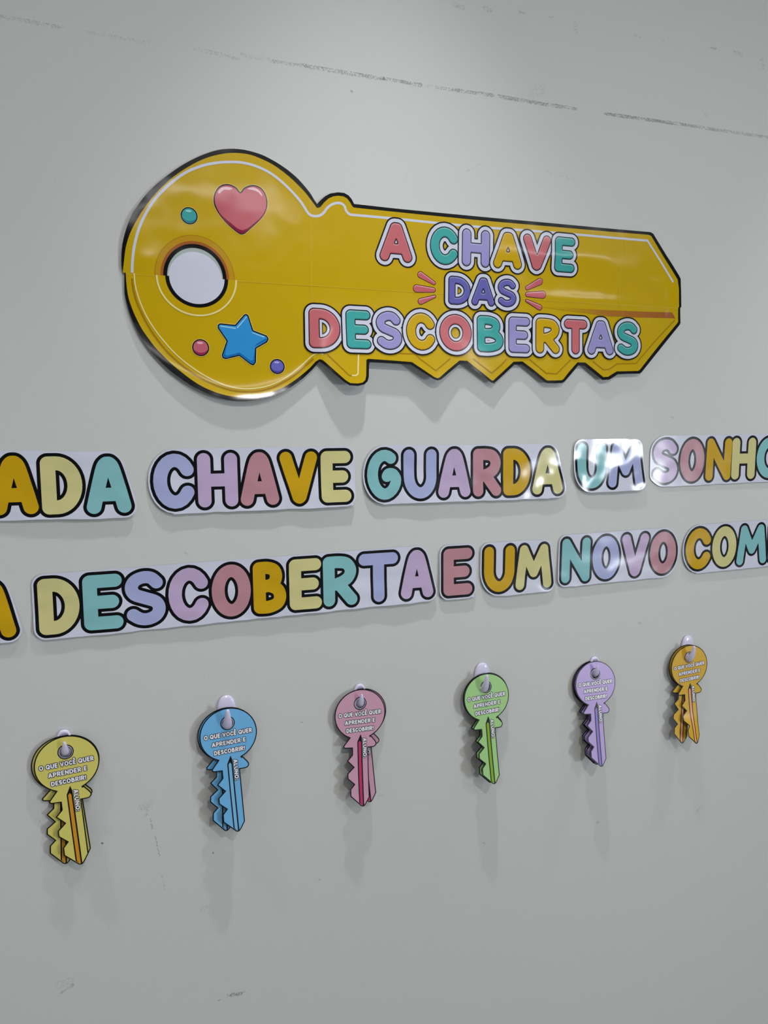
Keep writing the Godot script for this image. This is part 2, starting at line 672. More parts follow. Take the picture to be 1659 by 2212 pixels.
func curve(list: Array) -> Array:
	var p := PackedVector2Array()
	for v in list:
		p.append(Vector2(v[0], v[1]))
	var out := []
	for v in smooth(p, false, 5):
		out.append([v.x, v.y])
	return out


func strokes(ch: String, plain := false) -> Array:
	match ch:
		"A":
			if plain:
				return [[[0, 0], [0.44, 1], [0.56, 1], [1, 0]], [[0.14, 0.27], [0.86, 0.27]]]
			return [curve([[0, 0], [0.165, 0.45], [0.34, 0.88], [0.44, 0.99], [0.5, 1.0], [0.56, 0.99], [0.66, 0.88], [0.835, 0.45], [1, 0]]), [[0.14, 0.28], [0.86, 0.28]]]
		"B":
			return [[[0, 0], [0, 1]], curve([[0, 1], [0.4, 1], [0.72, 0.93], [0.82, 0.77], [0.7, 0.6], [0.35, 0.53], [0, 0.53]]), curve([[0.1, 0.53], [0.5, 0.53], [0.88, 0.43], [1, 0.25], [0.86, 0.08], [0.45, 0.0], [0, 0]])]
		"C":
			return [arc(0.53, 0.5, 0.53, 0.5, 33, 327)]
		"D":
			return [[[0, 0], [0, 1]], [[0, 1]] + arc(0.3, 0.5, 0.7, 0.5, 90, -90) + [[0, 0]]]
		"E":
			return [[[0, 0], [0, 1]], [[0, 1], [1, 1]], [[0, 0.5], [0.86, 0.5]], [[0, 0], [1, 0]]]
		"G":
			return [arc(0.52, 0.5, 0.52, 0.5, 58, 335) + curve([[0.99, 0.29], [1.0, 0.40], [0.88, 0.51], [0.7, 0.52], [0.62, 0.46]])]
		"H":
			return [[[0, 0], [0, 1]], [[1, 0], [1, 1]], [[0, 0.5], [1, 0.5]]]
		"I":
			return [[[0.5, 0], [0.5, 1]]]
		"L":
			return [[[0, 1], [0, 0], [1, 0]]]
		"M":
			return [[[0, 0], [0.14, 0.98], [0.5, 0.33], [0.86, 0.98], [1, 0]]]
		"N":
			return [[[0, 0], [0.03, 1], [0.97, 0], [1, 1]]]
		"O":
			return [arc(0.5, 0.5, 0.5, 0.5, 0, 360, 40)]
		"P":
			return [[[0, 0], [0, 1]], [[0, 1]] + arc(0.55, 0.71, 0.45, 0.29, 90, -90, 12) + [[0, 0.42]]]
		"Q":
			return [arc(0.5, 0.5, 0.5, 0.5, 0, 360, 40), [[0.6, 0.3], [1.0, -0.02]]]
		"R":
			return [[[0, 0], [0, 1]], curve([[0, 1], [0.45, 1], [0.8, 0.95], [0.98, 0.77], [0.85, 0.57], [0.45, 0.44], [0, 0.38]]), [[0.42, 0.44], [1, 0]]]
		"S":
			return [curve([[0.93, 0.86], [0.72, 0.98], [0.42, 1.0], [0.12, 0.92], [0.0, 0.76], [0.12, 0.6], [0.5, 0.5], [0.88, 0.4], [1.0, 0.24], [0.88, 0.08], [0.58, 0.0], [0.28, 0.02], [0.03, 0.12]])]
		"T":
			return [[[0, 1], [1, 1]], [[0.5, 1], [0.5, 0]]]
		"U":
			return [[[0, 1], [0, 0.45]] + arc(0.5, 0.45, 0.5, 0.45, 180, 360) + [[1, 0.45], [1, 1]]]
		"V":
			return [[[0, 1], [0.46, 0.02], [0.5, 0.0], [0.54, 0.02], [1, 1]]]
		"Ê":
			return strokes("E") + [[[0.2, 1.38], [0.5, 1.6], [0.8, 1.38]]]
		"!":
			return [[[0.5, 0.42], [0.5, 1]], [[0.5, 0], [0.5, 0.03]]]
		":":
			return [[[0.5, 0.05], [0.5, 0.08]], [[0.5, 0.62], [0.5, 0.65]]]
	return []


# a letter that fills the box lo .. hi with strokes of a given width
func letter(ch: String, lo: Vector2, hi: Vector2, width: float, plain := false) -> Dictionary:
	var h := width * 0.5
	var span := (hi - lo) - Vector2(width, width)
	var r := {"outers": [], "holes": []}
	for s in strokes(ch, plain):
		var p := PackedVector2Array()
		for v in s:
			p.append(lo + Vector2(h, h) + Vector2(v[0], v[1]) * span)
		if p.size() > 30 and p[0].distance_to(p[-1]) < 1.0:
			p.remove_at(p.size() - 1)
			var o: PackedVector2Array = Geometry2D.offset_polygon(ccw(p), h, Geometry2D.JOIN_ROUND)[0]
			join(r, o)
			for q in Geometry2D.offset_polygon(ccw(p), -h, Geometry2D.JOIN_ROUND):
				r.holes.append(ccw(q))
			continue
		for q in Geometry2D.offset_polyline(p, h, Geometry2D.JOIN_ROUND, Geometry2D.END_ROUND):
			if not Geometry2D.is_polygon_clockwise(q):
				join(r, q)
			else:
				r.holes.append(ccw(q))
	return r


# ------------------------------------------------------------------ the giant key

const KEY_AT := Vector3(0.5, 1.755, 0.0)
const KEY_OUTER := [[-489.1, 5.1], [-489.6, 7.6], [-490.2, 11.3], [-490.5, 16.2], [-490.3, 22.6], [-489.8, 30.1], [-489, 37.4], [-488.1, 43.7], [-486.9, 49.9], [-485, 56.8], [-482.3, 65.2], [-478.9, 74.4], [-475.5, 82.6], [-472.2, 88.8], [-468.9, 93.9], [-465.3, 99.1], [-461.5, 104.7], [-457.5, 110.4], [-453.2, 115.8], [-448.8, 120.9], [-444.1, 125.8], [-439.2, 130.7], [-434.2, 135.3], [-429, 140], [-423.3, 144.7], [-416.9, 149.9], [-410.1, 155.3], [-403.2, 160.4], [-396.5, 165], [-389.7, 169.4], [-383.1, 173.3], [-376.8, 176.8], [-370.7, 179.9], [-364.9, 182.6], [-359.3, 185.1], [-354, 187.2], [-348.6, 189], [-343.2, 190.5], [-337.7, 191.6], [-332.3, 192.5], [-326.7, 193.1], [-321.2, 193.5], [-315.8, 193.6], [-310.9, 193.5], [-306.3, 193.1], [-301.4, 192.6], [-295.9, 191.8], [-290.2, 190.8], [-284.7, 189.5], [-279.7, 188], [-274.9, 186.2], [-270, 184.2], [-265, 182.1], [-260, 179.8], [-255.2, 177.4], [-250.9, 175.1], [-246.7, 172.8], [-242.5, 170.1], [-238, 167.1], [-233.3, 163.7], [-228.5, 159.8], [-223.1, 154.7], [-217.4, 149], [-212.7, 144], [-209.5, 139.8], [-207.2, 136.3], [-205.8, 134], [-200.3, 126.8], [-193.9, 133.5], [-187, 139.6], [-179, 144.3], [-166.1, 147.4], [-156.1, 147.4], [-149.1, 144.4], [-144.1, 139.4], [-140.1, 132.4], [-71.9, 131.9], [67.7, 132.6], [221, 134.2], [348.6, 135.2], [429.3, 136.3], [435.5, 133.9], [465.7, 99.2], [497.7, 64.1], [502.5, 58], [504.6, 38.3], [506.9, 6.4], [504.6, 4.9], [506.9, -23.1], [505, -26.8], [461.6, -72.7], [418.8, -117], [414.3, -119.9], [388.9, -120.8], [364.9, -122.2], [358.9, -125.7], [346.6, -132.2], [331.4, -133.1], [311, -120], [293.4, -108.3], [280.3, -108], [265.3, -123.2], [251.3, -137.2], [246.1, -140.1], [230.3, -140.8], [214.2, -140.8], [209.5, -139], [185.8, -122.7], [164.4, -109.3], [149.3, -110.1], [129.6, -126.6], [108.5, -143.4], [112.5, -143.1], [104, -142.2], [82.7, -128.4], [66.3, -118], [54.8, -111.1], [44.2, -110.8], [23.4, -125.7], [5.7, -138.8], [-0.8, -140.2], [-7.8, -138.3], [-26.5, -127.3], [-47.1, -115.2], [-84, -113.8], [-118.2, -113.1], [-119.7, -117], [-121.5, -136.8], [-124.1, -143.8], [-129.7, -148.8], [-141.3, -151.5], [-155.2, -150.8], [-163.4, -145.8], [-178.7, -133.1], [-191.5, -121], [-201, -113.6], [-212.9, -126.9], [-216.3, -130.1], [-221.2, -134.8], [-226.4, -139.5], [-231.6, -143.5], [-237, -147.5], [-242.4, -151.2], [-247.7, -154.7], [-253, -157.9], [-258.3, -160.8], [-263.4, -163.4], [-268.6, -165.7], [-273.9, -167.9], [-279.8, -170], [-285.8, -171.9], [-291.6, -173.4], [-296.9, -174.6], [-301.9, -175.5], [-306.8, -176.1], [-311.9, -176.6], [-316.9, -176.9], [-321.9, -177.1], [-326.8, -177.2], [-331.6, -177.2], [-336.7, -176.8], [-342.1, -176], [-347.8, -174.9], [-353.4, -173.6], [-358.9, -172.2], [-364.4, -170.7], [-369.9, -168.9], [-375.3, -166.6], [-380.7, -164.1], [-386, -161.4], [-391.5, -158.6], [-396.9, -155.7], [-402, -152.7], [-406.8, -149.5], [-411.3, -146.3], [-415.8, -143], [-420.4, -139.6], [-425.1, -136.2], [-429.4, -132.6], [-433.4, -128.9], [-437.2, -125], [-440.9, -121], [-444.7, -117], [-448.6, -112.9], [-452.2, -108.7], [-455.6, -104.4], [-458.8, -99.9], [-461.9, -95.3], [-464.9, -90.7], [-467.9, -86], [-470.6, -81.2], [-473.2, -75.9], [-475.5, -70.4], [-477.7, -65.1], [-479.6, -59.9], [-481.3, -54.9], [-482.8, -49.8], [-484.2, -44.5], [-485.4, -39.3], [-486.4, -34.2], [-487.1, -29.9], [-487.6, -25.9], [-487.9, -20.5], [-487.7, -12], [-487.3, -2.1], [-487, 4.8]]
const KEY_INNER := [[-489.3, 5.1], [-488.8, 8.9], [-488, 14.3], [-487.1, 20.3], [-486.2, 26.4], [-485.2, 33], [-483.9, 39.7], [-482.1, 46.1], [-480, 52.6], [-477.4, 59.3], [-474, 66.6], [-470, 74.2], [-466, 81.3], [-462.3, 87.6], [-458.6, 93.4], [-454.8, 98.9], [-451.2, 104.1], [-447.6, 108.9], [-443.7, 113.9], [-439.3, 119.1], [-434.6, 124.5], [-429.6, 129.7], [-424.5, 134.8], [-419.1, 139.9], [-413.6, 144.8], [-407.9, 149.3], [-402.2, 153.7], [-396.5, 157.8], [-390.7, 161.7], [-384.9, 165.5], [-379.3, 168.9], [-373.8, 171.9], [-368.4, 174.7], [-363, 177.2], [-357.5, 179.4], [-352, 181.3], [-346.7, 183], [-341.9, 184.3], [-337.2, 185.5], [-332.4, 186.4], [-327.4, 187.1], [-322.2, 187.7], [-317, 188], [-311.8, 188.1], [-306.6, 187.9], [-301.5, 187.4], [-296.6, 186.5], [-291.7, 185.3], [-286.9, 183.9], [-282, 182.4], [-277.1, 180.8], [-272.3, 178.9], [-267.6, 176.8], [-263.1, 174.5], [-258.5, 172], [-253.9, 169.3], [-249.3, 166.4], [-244.7, 163.4], [-240.4, 160.2], [-236.1, 157], [-231.9, 153.5], [-227.5, 149.8], [-223.1, 145.9], [-218.9, 141.9], [-214.7, 137.4], [-210.8, 132.8], [-208, 129.6], [-200.6, 120.6], [-198, 121.4], [-195.1, 122.4], [-189.1, 129.9], [-181.7, 136.7], [-174.1, 140.5], [-166.1, 142.2], [-157.2, 142], [-151.1, 139.1], [-146.1, 133.1], [-142.5, 127.7], [-140.1, 126.8], [-71.9, 126.6], [67.8, 126.7], [221.2, 128.4], [348.8, 129.9], [425.5, 131.2], [431.1, 129.4], [458.8, 96.5], [490.7, 61], [495.3, 56.1], [499.2, 40.2], [501.2, 6.1], [499.4, 4.6], [501.2, -21.1], [497.9, -25.3], [455.9, -69], [415.3, -112.1], [411.1, -114.9], [389, -115.9], [363.1, -116.9], [356.3, -120.2], [344.1, -127.1], [333.4, -127.8], [313.7, -114.4], [295.5, -102.5], [278.6, -102.5], [261.5, -118.9], [248.4, -133.3], [244.5, -135.1], [230.5, -135.8], [215.8, -136.1], [212.4, -134.8], [187.1, -117.3], [166, -103.9], [148.2, -104.8], [128.5, -121.1], [106.2, -139.1], [109, -138.7], [104.2, -138], [85.3, -124.6], [68.9, -113.8], [57.4, -105.8], [42.8, -105.8], [22.5, -120.6], [3, -135.4], [-0.9, -136.5], [-6, -135], [-24, -123.8], [-45, -110.8], [-83.7, -109], [-120.6, -107.6], [-123.8, -109.3], [-125.9, -134.9], [-128.1, -141.9], [-132.5, -145.9], [-141, -147.6], [-153.3, -147.2], [-161.1, -142.5], [-176.4, -129.1], [-189.4, -117.1], [-195.8, -111.4], [-200.4, -110.1], [-205.3, -113], [-205.6, -113.2], [-206.2, -113.5], [-207.6, -114.7], [-210.1, -117.5], [-213.4, -121.1], [-217, -124.7], [-220.5, -127.8], [-224.1, -130.9], [-228.2, -134.2], [-232.9, -137.9], [-237.9, -141.7], [-243.1, -145.3], [-248.3, -148.7], [-253.6, -151.8], [-258.9, -154.7], [-264.1, -157.2], [-269.3, -159.3], [-274.5, -161.4], [-280, -163.4], [-285.7, -165.2], [-291.1, -166.7], [-296.3, -168], [-301.3, -168.9], [-306.4, -169.7], [-311.4, -170.2], [-316.4, -170.5], [-321.4, -170.7], [-326.3, -170.7], [-331.2, -170.6], [-336.3, -170.2], [-341.7, -169.4], [-347.4, -168.3], [-353, -167], [-358.2, -165.5], [-363.2, -163.9], [-368.4, -161.9], [-373.8, -159.7], [-379.3, -157.2], [-384.6, -154.4], [-389.7, -151.4], [-394.7, -148.1], [-399.6, -144.7], [-404.2, -141.2], [-408.8, -137.5], [-413.3, -133.8], [-418, -130], [-422.6, -126.1], [-427, -122.2], [-430.9, -118.4], [-434.7, -114.6], [-438.4, -110.7], [-442.3, -106.5], [-446.2, -102.2], [-449.8, -97.9], [-453.1, -93.4], [-456.2, -88.9], [-459.1, -84.7], [-461.7, -80.9], [-464.1, -77.3], [-466.4, -73.3], [-468.9, -68.5], [-471.3, -63.3], [-473.5, -58.3], [-475.5, -53.7], [-477.2, -49.2], [-478.8, -44.6], [-480.3, -39.9], [-481.8, -35], [-482.9, -30], [-483.8, -25.1], [-484.3, -20], [-484.8, -14.5], [-485.1, -7.5], [-485.3, -0.2], [-485.5, 4.9]]
const KEY_WHITE := [[-476.7, 5.5], [-475.5, 21], [-472.9, 38.6], [-467.9, 58.4], [-461.5, 75.4], [-453.2, 91.8], [-442, 109.3], [-427.8, 125.6], [-411.8, 140.5], [-395.7, 152.5], [-379.5, 161], [-363.4, 167.3], [-345, 171.8], [-332.8, 173.6], [-320.4, 174.7], [-305.9, 174.2], [-291.4, 171.4], [-276.7, 166.4], [-264.1, 159.7], [-251.4, 150.9], [-238.6, 140], [-225.7, 126.9], [-216, 113.4], [-211.6, 109.6], [-205, 108.1], [-197.2, 109.5], [-190.4, 114], [-184.7, 121.4], [-179, 126.5], [-171.1, 130.4], [-163.1, 131.4], [-159.2, 130], [-155.7, 127.2], [-154.3, 122.5], [-150.7, 117.8], [-145.2, 115.5], [-134.1, 115.6], [-71.8, 116], [67.9, 115.8], [221.4, 118.6], [349.2, 119.8], [422.7, 120.7], [453.7, 86.2], [484.7, 50.5]]
const KEY_CREAM := [[-473.9, 5.1], [-473.4, -7.9], [-471.1, -21.5], [-467.2, -35.1], [-461.6, -49.7], [-454, -64.3], [-445.1, -78], [-434.1, -92.2], [-422.3, -105.6], [-408.6, -118.2], [-392.8, -129.9], [-376.7, -140], [-360.4, -148.1], [-345.9, -153.7], [-331.2, -156.9], [-315.3, -158], [-299.1, -156.5], [-282.7, -152.8], [-266, -146.1], [-250.7, -137.2], [-236.6, -126.5], [-223, -114.9], [-211.8, -104.9], [-203.1, -100.9], [-194.5, -102.5]]
const KEY_BROWN := [[-477, -2.3], [-475.7, -17.8], [-471.6, -35.3], [-464.6, -52.8], [-456.5, -69.5], [-445.4, -87.1], [-432.2, -104.3], [-416.8, -119.4], [-399, -133.4], [-381, -144.3], [-360.6, -153.6], [-339.9, -160], [-318.7, -162.3], [-297.2, -160.8], [-275.2, -154.9], [-255.1, -144.8], [-236.9, -132.6], [-221, -118.8], [-209.9, -109.3]]
const KEY_TOOTH := [[-136.9, -101.8], [-139.8, -132.3], [-143.1, -134.9], [-149.3, -135]]
const KEY_BEVELS := [[[-188.6, -102.2], [-154.4, -134.9], [-142.1, -135.3]], [[-65.9, -97.3], [-37.7, -97.2], [-31.5, -104.3], [-2.9, -123.9], [25.9, -102.7]], [[69.4, -102.1], [104.6, -125.4], [121.6, -112.8], [135, -100.5]], [[180.1, -99.9], [213.2, -123.2], [234.6, -123.8], [264.5, -98.1]], [[311.3, -100.1], [333.6, -114.4], [345.7, -113.7], [363.3, -103.2], [405.7, -101.5], [451.5, -56.7], [493.9, -17.6]]]
const KEY_GROOVE_TOP := [[200.7, -8], [240.7, -7.7], [292, -7.7], [344.5, -7.3], [485.2, -5]]
const KEY_GROOVE_BOT := [[205.7, -8.6], [251, -11.9], [302.6, -14.8], [350.3, -18], [493.8, -15.3]]
const KEY_HEART := [[-318.4, 132.5], [-314.1, 137.9], [-307.7, 142.1], [-300.4, 144.5], [-293, 144.2], [-285.7, 141], [-280.6, 134.2], [-277.8, 125], [-278.2, 114.8], [-282.2, 104.3], [-291, 93.4], [-303.9, 81.2], [-316.7, 71.4], [-329.1, 77], [-343.2, 88.9], [-352.1, 100], [-357.3, 110.4], [-358.1, 119.2], [-356, 128.2], [-351.2, 135.6], [-344.9, 140.2], [-337.7, 142], [-330.6, 141.3], [-323.4, 137.9]]
const KEY_HEART_LOW := [[-355.4, 107.6], [-347.1, 97.5], [-335, 88.6], [-316.5, 78.1], [-295.2, 93], [-285.5, 103], [-279.4, 116.8], [-281.2, 105.4], [-291, 93.8], [-303.9, 81.8], [-316.7, 72.2], [-329, 78], [-342.8, 89.3], [-351.1, 99.7]]
const KEY_HEART_HI := [[[-351.3, 129.7], [-346.1, 135.8], [-337.8, 138], [-329.7, 136.3], [-334.9, 133.8], [-342.1, 133.4], [-347.3, 129.1], [-349.4, 126.9]], [[-307.8, 138.1], [-300.5, 140.9], [-292.1, 139.3], [-286.3, 133.3], [-286, 129.9], [-291.1, 134.8], [-298.4, 137.1]]]
const KEY_STAR := [[-317.5, -46.4], [-314.2, -44.4], [-310.3, -46.9], [-303.5, -68.8], [-282.8, -76], [-279.6, -80.7], [-282.3, -86.1], [-299.4, -96.2], [-300.4, -117.2], [-304.2, -122.4], [-308.7, -121], [-325.8, -108.2], [-346.3, -113.8], [-351.4, -112], [-352.3, -107.3], [-344.6, -86.6], [-357.2, -67.8], [-357.3, -63.1], [-353.5, -60.4], [-331, -61.8]]
const KEY_STAR_LO := [[[-342.8, -89], [-350.7, -109.7], [-345.6, -112.1], [-326.4, -105.9], [-308.6, -119.1], [-304.8, -119.9], [-302.1, -115.8], [-301.6, -94.6], [-304.6, -113.7], [-308.5, -114.9], [-325.3, -102.7], [-344.4, -108.5], [-347.5, -106.5]], [[-302.6, -93.6], [-284, -84.1], [-281.4, -80.6], [-285, -80.7], [-299.3, -89.2]]]
const KEY_STAR_HI := [[[-316.5, -52.2], [-313.7, -48.3], [-312.9, -49.9], [-323.1, -61.8], [-327.5, -66.8], [-328.5, -65.6]], [[-354, -63.8], [-329.6, -66.3], [-330.7, -67.8], [-352.6, -65.4]], [[-306.4, -71.6], [-286.1, -77.8], [-287.2, -79.3], [-305.3, -73]]]
const KEY_DOTS := [[-393.8, 91.8, 12.2, [0.056, 0.401, 0.401], [0.017, 0.226, 0.247], [0.345, 0.760, 0.760]], [-383.2, -97.6, 12.6, [0.586, 0.141, 0.186], [0.345, 0.022, 0.081], [0.894, 0.529, 0.601]], [-267.4, -122.8, 11.7, [0.151, 0.151, 0.564], [0.070, 0.059, 0.345], [0.495, 0.495, 0.894]]]   # middle, radius, face, lower edge, highlight
const KEY_BURSTS := [[-26.4, 31.5, -2.1, 19.7, 5.6, 3.4], [-33.2, 9.2, -3.3, 8.5, 6.6, 4.4], [-25.8, -11.1, -0.8, -1.7, 5.4, 2.6], [198.8, 34.4, 173.9, 21.9, 6.1, 4.0], [204.9, 12.3, 174.6, 11.1, 6.8, 4.5], [199.8, -9.7, 173.4, 0.6, 5.2, 2.8]]
const KEY_TITLE := [["A", "rose", -98.1, -40.8, 48.4, 110.7], ["C", "teal", -10.3, 41.9, 49.5, 111.4], ["H", "lavender", 47.6, 100.2, 50.2, 111.8], ["A", "yellow", 106.4, 162.3, 50.9, 112.3], ["V", "rose", 163.1, 219, 51.6, 112.8], ["E", "teal", 226.2, 268.1, 52.3, 113.2], ["D", "indigo", 23.5, 65.4, -13.8, 33.6], ["A", "indigo", 66.3, 111.2, -13.3, 34.4], ["S", "indigo", 116.1, 153, -12.8, 35.1], ["D", "rose", -216.8, -165.3, -93.4, -30.4], ["E", "teal", -156.6, -114.1, -92.9, -30.0], ["S", "lavender", -105.8, -60.3, -92.4, -29.6], ["C", "yellow", -53.5, -0.6, -91.9, -29.1], ["O", "rose", 6.1, 67, -91.3, -28.6], ["B", "teal", 76.3, 128.3, -90.7, -28.1], ["E", "lavender", 137.3, 180.4, -90.2, -27.6], ["R", "yellow", 191, 240.8, -89.6, -27.2], ["T", "rose", 248.7, 298.2, -89.1, -26.7], ["A", "lavender", 298.2, 355.2, -88.6, -26.3], ["S", "teal", 361.9, 409.6, -88.1, -25.8]]
const KEY_INKS := {"rose": [0.616, 0.161, 0.182], "teal": [0.056, 0.413, 0.390], "lavender": [0.356, 0.329, 0.662], "yellow": [0.662, 0.413, 0.004], "indigo": [0.147, 0.141, 0.475]}
const KEY_BUMPS := [[300, 8, 130, 11, 0.8], [475, 15, 20, 32, 3], [448, 45, 26, 15, 1.2], [430, -8, 30, 14, -0.8], [-485, 70, 26, 55, 3], [-455, 25, 22, 14, 0.8], [-385, 140, 60, 35, 0.9], [-395, 50, 40, 16, -0.5], [300, 85, 170, 26, 1.8], [380, 60, 60, 16, 0.9], [210, 98, 50, 14, -0.6]]   # middle x, y, spread x, y, height in mm


func swell(a: float, b: float, v: float) -> float:
	var t := clampf((v - a) / (b - a), 0.0, 1.0)
	return t * t * (3.0 - 2.0 * t)


# how far the key's paper stands off the wall (tenths of a millimetre)
func key_relief(v: Vector2) -> float:
	var x := v.x * 0.1
	var y := v.y * 0.1
	var z := 3.0
	var bow := 1.0 - swell(-230.0, -170.0, x)
	var t1 := maxf(0.0, 20.0 - y) / 195.0
	var t2 := maxf(0.0, 10.0 - y) / 115.0
	z += bow * 1.8 * t1 * t1 + (1.0 - bow) * (9.5 - 5.0 * swell(-20.0, 130.0, x)) * t2 * t2
	var d := Vector2(x + 325.0, y - 10.0)
	var r := d.length()
	var rim := maxf(0.0, r - 146.0) / 38.0
	z += bow * clampf(-d.y / maxf(r, 1.0) * 1.6 - 0.3, 0.0, 1.0) * 5.6 * rim * rim
	for b in KEY_BUMPS:
		z += b[4] * exp(-pow((x - b[0]) / b[2], 2.0) - pow((y - b[1]) / b[3], 2.0))
	return (z + 0.24 * crinkle.get_noise_2d(x, y)) * 10.0


func clipped(r: PackedVector2Array, window: PackedVector2Array) -> Dictionary:
	var out := {"outers": [], "holes": []}
	for q in Geometry2D.intersect_polygons(r, window):
		if not Geometry2D.is_polygon_clockwise(q) and area(q) > 100.0:
			out.outers.append(q)
	return out


func trimmed(r: Dictionary, window: PackedVector2Array) -> Dictionary:
	var out := {"outers": [], "holes": []}
	for p in pieces(r):
		for q in Geometry2D.intersect_polygons(p, window):
			if not Geometry2D.is_polygon_clockwise(q) and area(q) > 4.0:
				out.outers.append(q)
	return out


func giant_key() -> void:
	crinkle.seed = 5
	crinkle.frequency = 0.014
	crinkle.fractal_octaves = 2
	var key := node("giant_paper_key", KEY_AT)
	tag(key, "giant glossy yellow paper key poster with colourful title lettering on the wall", "key poster")
	var z := key_relief
	var gloss := 0.12
	var black := paint(0.004, 0.004, 0.005, gloss)
	var yellow := paint(0.616, 0.407, 0.003, gloss)
	var outer := mm(KEY_OUTER)
	var inner := mm(KEY_INNER)
	# eight taped sheets: four across, two down
	var cols := [-600.0, -211.0, 77.0, 367.0, 700.0]
	for row in 2:
		for c in 4:
			var a: float = cols[c] * 10.0
			var b: float = cols[c + 1] * 10.0
			var y0 := 30.0 if row == 0 else -4000.0
			var y1 := 4000.0 if row == 0 else 45.0
			var w := PackedVector2Array([Vector2(a, y0), Vector2(b, y0), Vector2(b, y1), Vector2(a, y1)])
			var up := 5.0 + 2.0 * (1 - row) + 1.2 * (c % 2)
			var part := clipped(outer, w)
			if part.outers.is_empty():
				continue
			var sheet := put("sheet", leaf(part, z, up, 2.5, 60.0), paint(0.678, 0.702, 0.821, gloss), key)
			put("black_print", leaf(part, z, up + 0.8, 0.0, 60.0), black, sheet)
			put("yellow_print", leaf(clipped(inner, w), z, up + 1.7, 0.0, 60.0), yellow, sheet)
	var lift := 11.5
	var ink := func(called: String, r: Dictionary, m: Material, up: float, parent: Node) -> MeshInstance3D:
		return put(called, leaf(r, z, lift + up, 0.0, 60.0), m, parent)
	# bare paper edges along the taped seams
	var edge := paint(0.795, 0.571, 0.063, gloss)
	for s in [[-4860, 32, -2110, 32], [-2110, 32, 770, 32], [770, 32, 3670, 32], [3670, 32, 4980, 32], [-2110, -940, -2110, 1920], [770, -960, 770, 1620], [3670, -990, 3670, 1620]]:
		ink.call("seam_edge", trimmed(stroke(PackedVector2Array([Vector2(s[0], s[1]), Vector2(s[2], s[3])]), 2.6, Geometry2D.END_BUTT), inner), edge, -0.6, key)
	# printed lines that follow the outline
	ink.call("white_contour_line", stroke(smooth(mm(KEY_WHITE.slice(0, -3))) + mm(KEY_WHITE.slice(-3)), 19.0, Geometry2D.END_BUTT), paint(0.678, 0.702, 0.821, gloss), 0.0, key)
	ink.call("ochre_contour_line", stroke(smooth(mm(KEY_BROWN)), 12.0, Geometry2D.END_BUTT), paint(0.401, 0.213, 0.005, gloss), 0.0, key)
	ink.call("cream_contour_line", stroke(smooth(mm(KEY_CREAM)), 9.0, Geometry2D.END_BUTT), paint(0.900, 0.777, 0.345, gloss), 0.4, key)
	ink.call("cream_contour_line", stroke(mm(KEY_TOOTH), 11.0, Geometry2D.END_ROUND), paint(0.900, 0.777, 0.345, gloss), 0.4, key)
	for b in KEY_BEVELS:
		ink.call("ochre_contour_line", stroke(mm(b), 9.0, Geometry2D.END_BUTT), paint(0.401, 0.213, 0.005, gloss), 0.0, key)
	# printed groove along the blade
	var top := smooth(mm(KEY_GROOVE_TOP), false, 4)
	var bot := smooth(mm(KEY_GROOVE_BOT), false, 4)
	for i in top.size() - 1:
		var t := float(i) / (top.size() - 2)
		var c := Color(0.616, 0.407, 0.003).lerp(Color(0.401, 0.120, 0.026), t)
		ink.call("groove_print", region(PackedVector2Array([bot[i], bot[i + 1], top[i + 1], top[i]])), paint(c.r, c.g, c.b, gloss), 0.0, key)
	# the printed hole: two half rings that do not quite meet at the seam
	hole_print(key, ink, Vector2(-3877, 45), 458.0, 480.0, true)
	hole_print(key, ink, Vector2(-3852, 45), 456.0, 435.0, false)
	# stickers printed on the bow
	var crimson := paint(0.247, 0.007, 0.045, gloss)
	var cream := paint(0.900, 0.777, 0.345, gloss)
	var shape := region(smooth(mm(KEY_HEART), true, 4))
	var heart: MeshInstance3D = ink.call("heart", grown(shape, -19.0), paint(0.586, 0.128, 0.161, gloss), 0.9, key)
	ink.call("halo", grown(shape, 6.0), cream, 0.1, heart)
	ink.call("outline", shape, black, 0.5, heart)
	ink.call("crimson_edge", grown(region(smooth(mm(KEY_HEART_LOW), true, 3)), -4.0), crimson, 1.2, heart)
	for h in KEY_HEART_HI:
		ink.call("highlight_print", region(smooth(mm(h), true, 3)), paint(0.894, 0.601, 0.678, gloss), 1.4, heart)
	shape = region(smooth(mm(KEY_STAR), true, 1))
	shape = grown(grown(shape, -22.0), 22.0)
	var star: MeshInstance3D = ink.call("star", grown(shape, -19.0), paint(0.035, 0.319, 0.718, gloss), 0.9, key)
	ink.call("halo", grown(shape, 6.0), cream, 0.1, star)
	ink.call("outline", shape, black, 0.5, star)
	for h in KEY_STAR_LO:
		ink.call("dark_edge", region(mm(h)), paint(0.009, 0.168, 0.495, gloss), 1.2, star)
	for h in KEY_STAR_HI:
		ink.call("highlight_print", region(mm(h)), paint(0.401, 0.718, 0.900, gloss), 1.4, star)
	for d in KEY_DOTS:
		var c := Vector2(d[0], d[1]) * 10.0
		var q: float = d[2] * 10.0
		var dot: MeshInstance3D = ink.call("dot", region(ring(c, q - 18.0, q - 18.0, 40)), paint(d[3][0], d[3][1], d[3][2], gloss), 0.9, key)
		ink.call("halo", region(ring(c, q + 5.0, q + 5.0, 40)), cream, 0.1, dot)
		ink.call("outline", region(ring(c, q, q, 40)), black, 0.5, dot)
		var crescent := PackedVector2Array()
		for k in 13:
			var a := deg_to_rad(205.0 + 130.0 * k / 12.0)
			crescent.append(c + Vector2(cos(a), sin(a)) * (q - 20.0))
		for k in 13:
			var a := deg_to_rad(335.0 - 130.0 * k / 12.0)
			crescent.append(c + Vector2(cos(a), sin(a) * 0.72) * (q - 21.0))
		ink.call("dark_edge", region(crescent), paint(d[4][0], d[4][1], d[4][2], gloss), 1.2, dot)
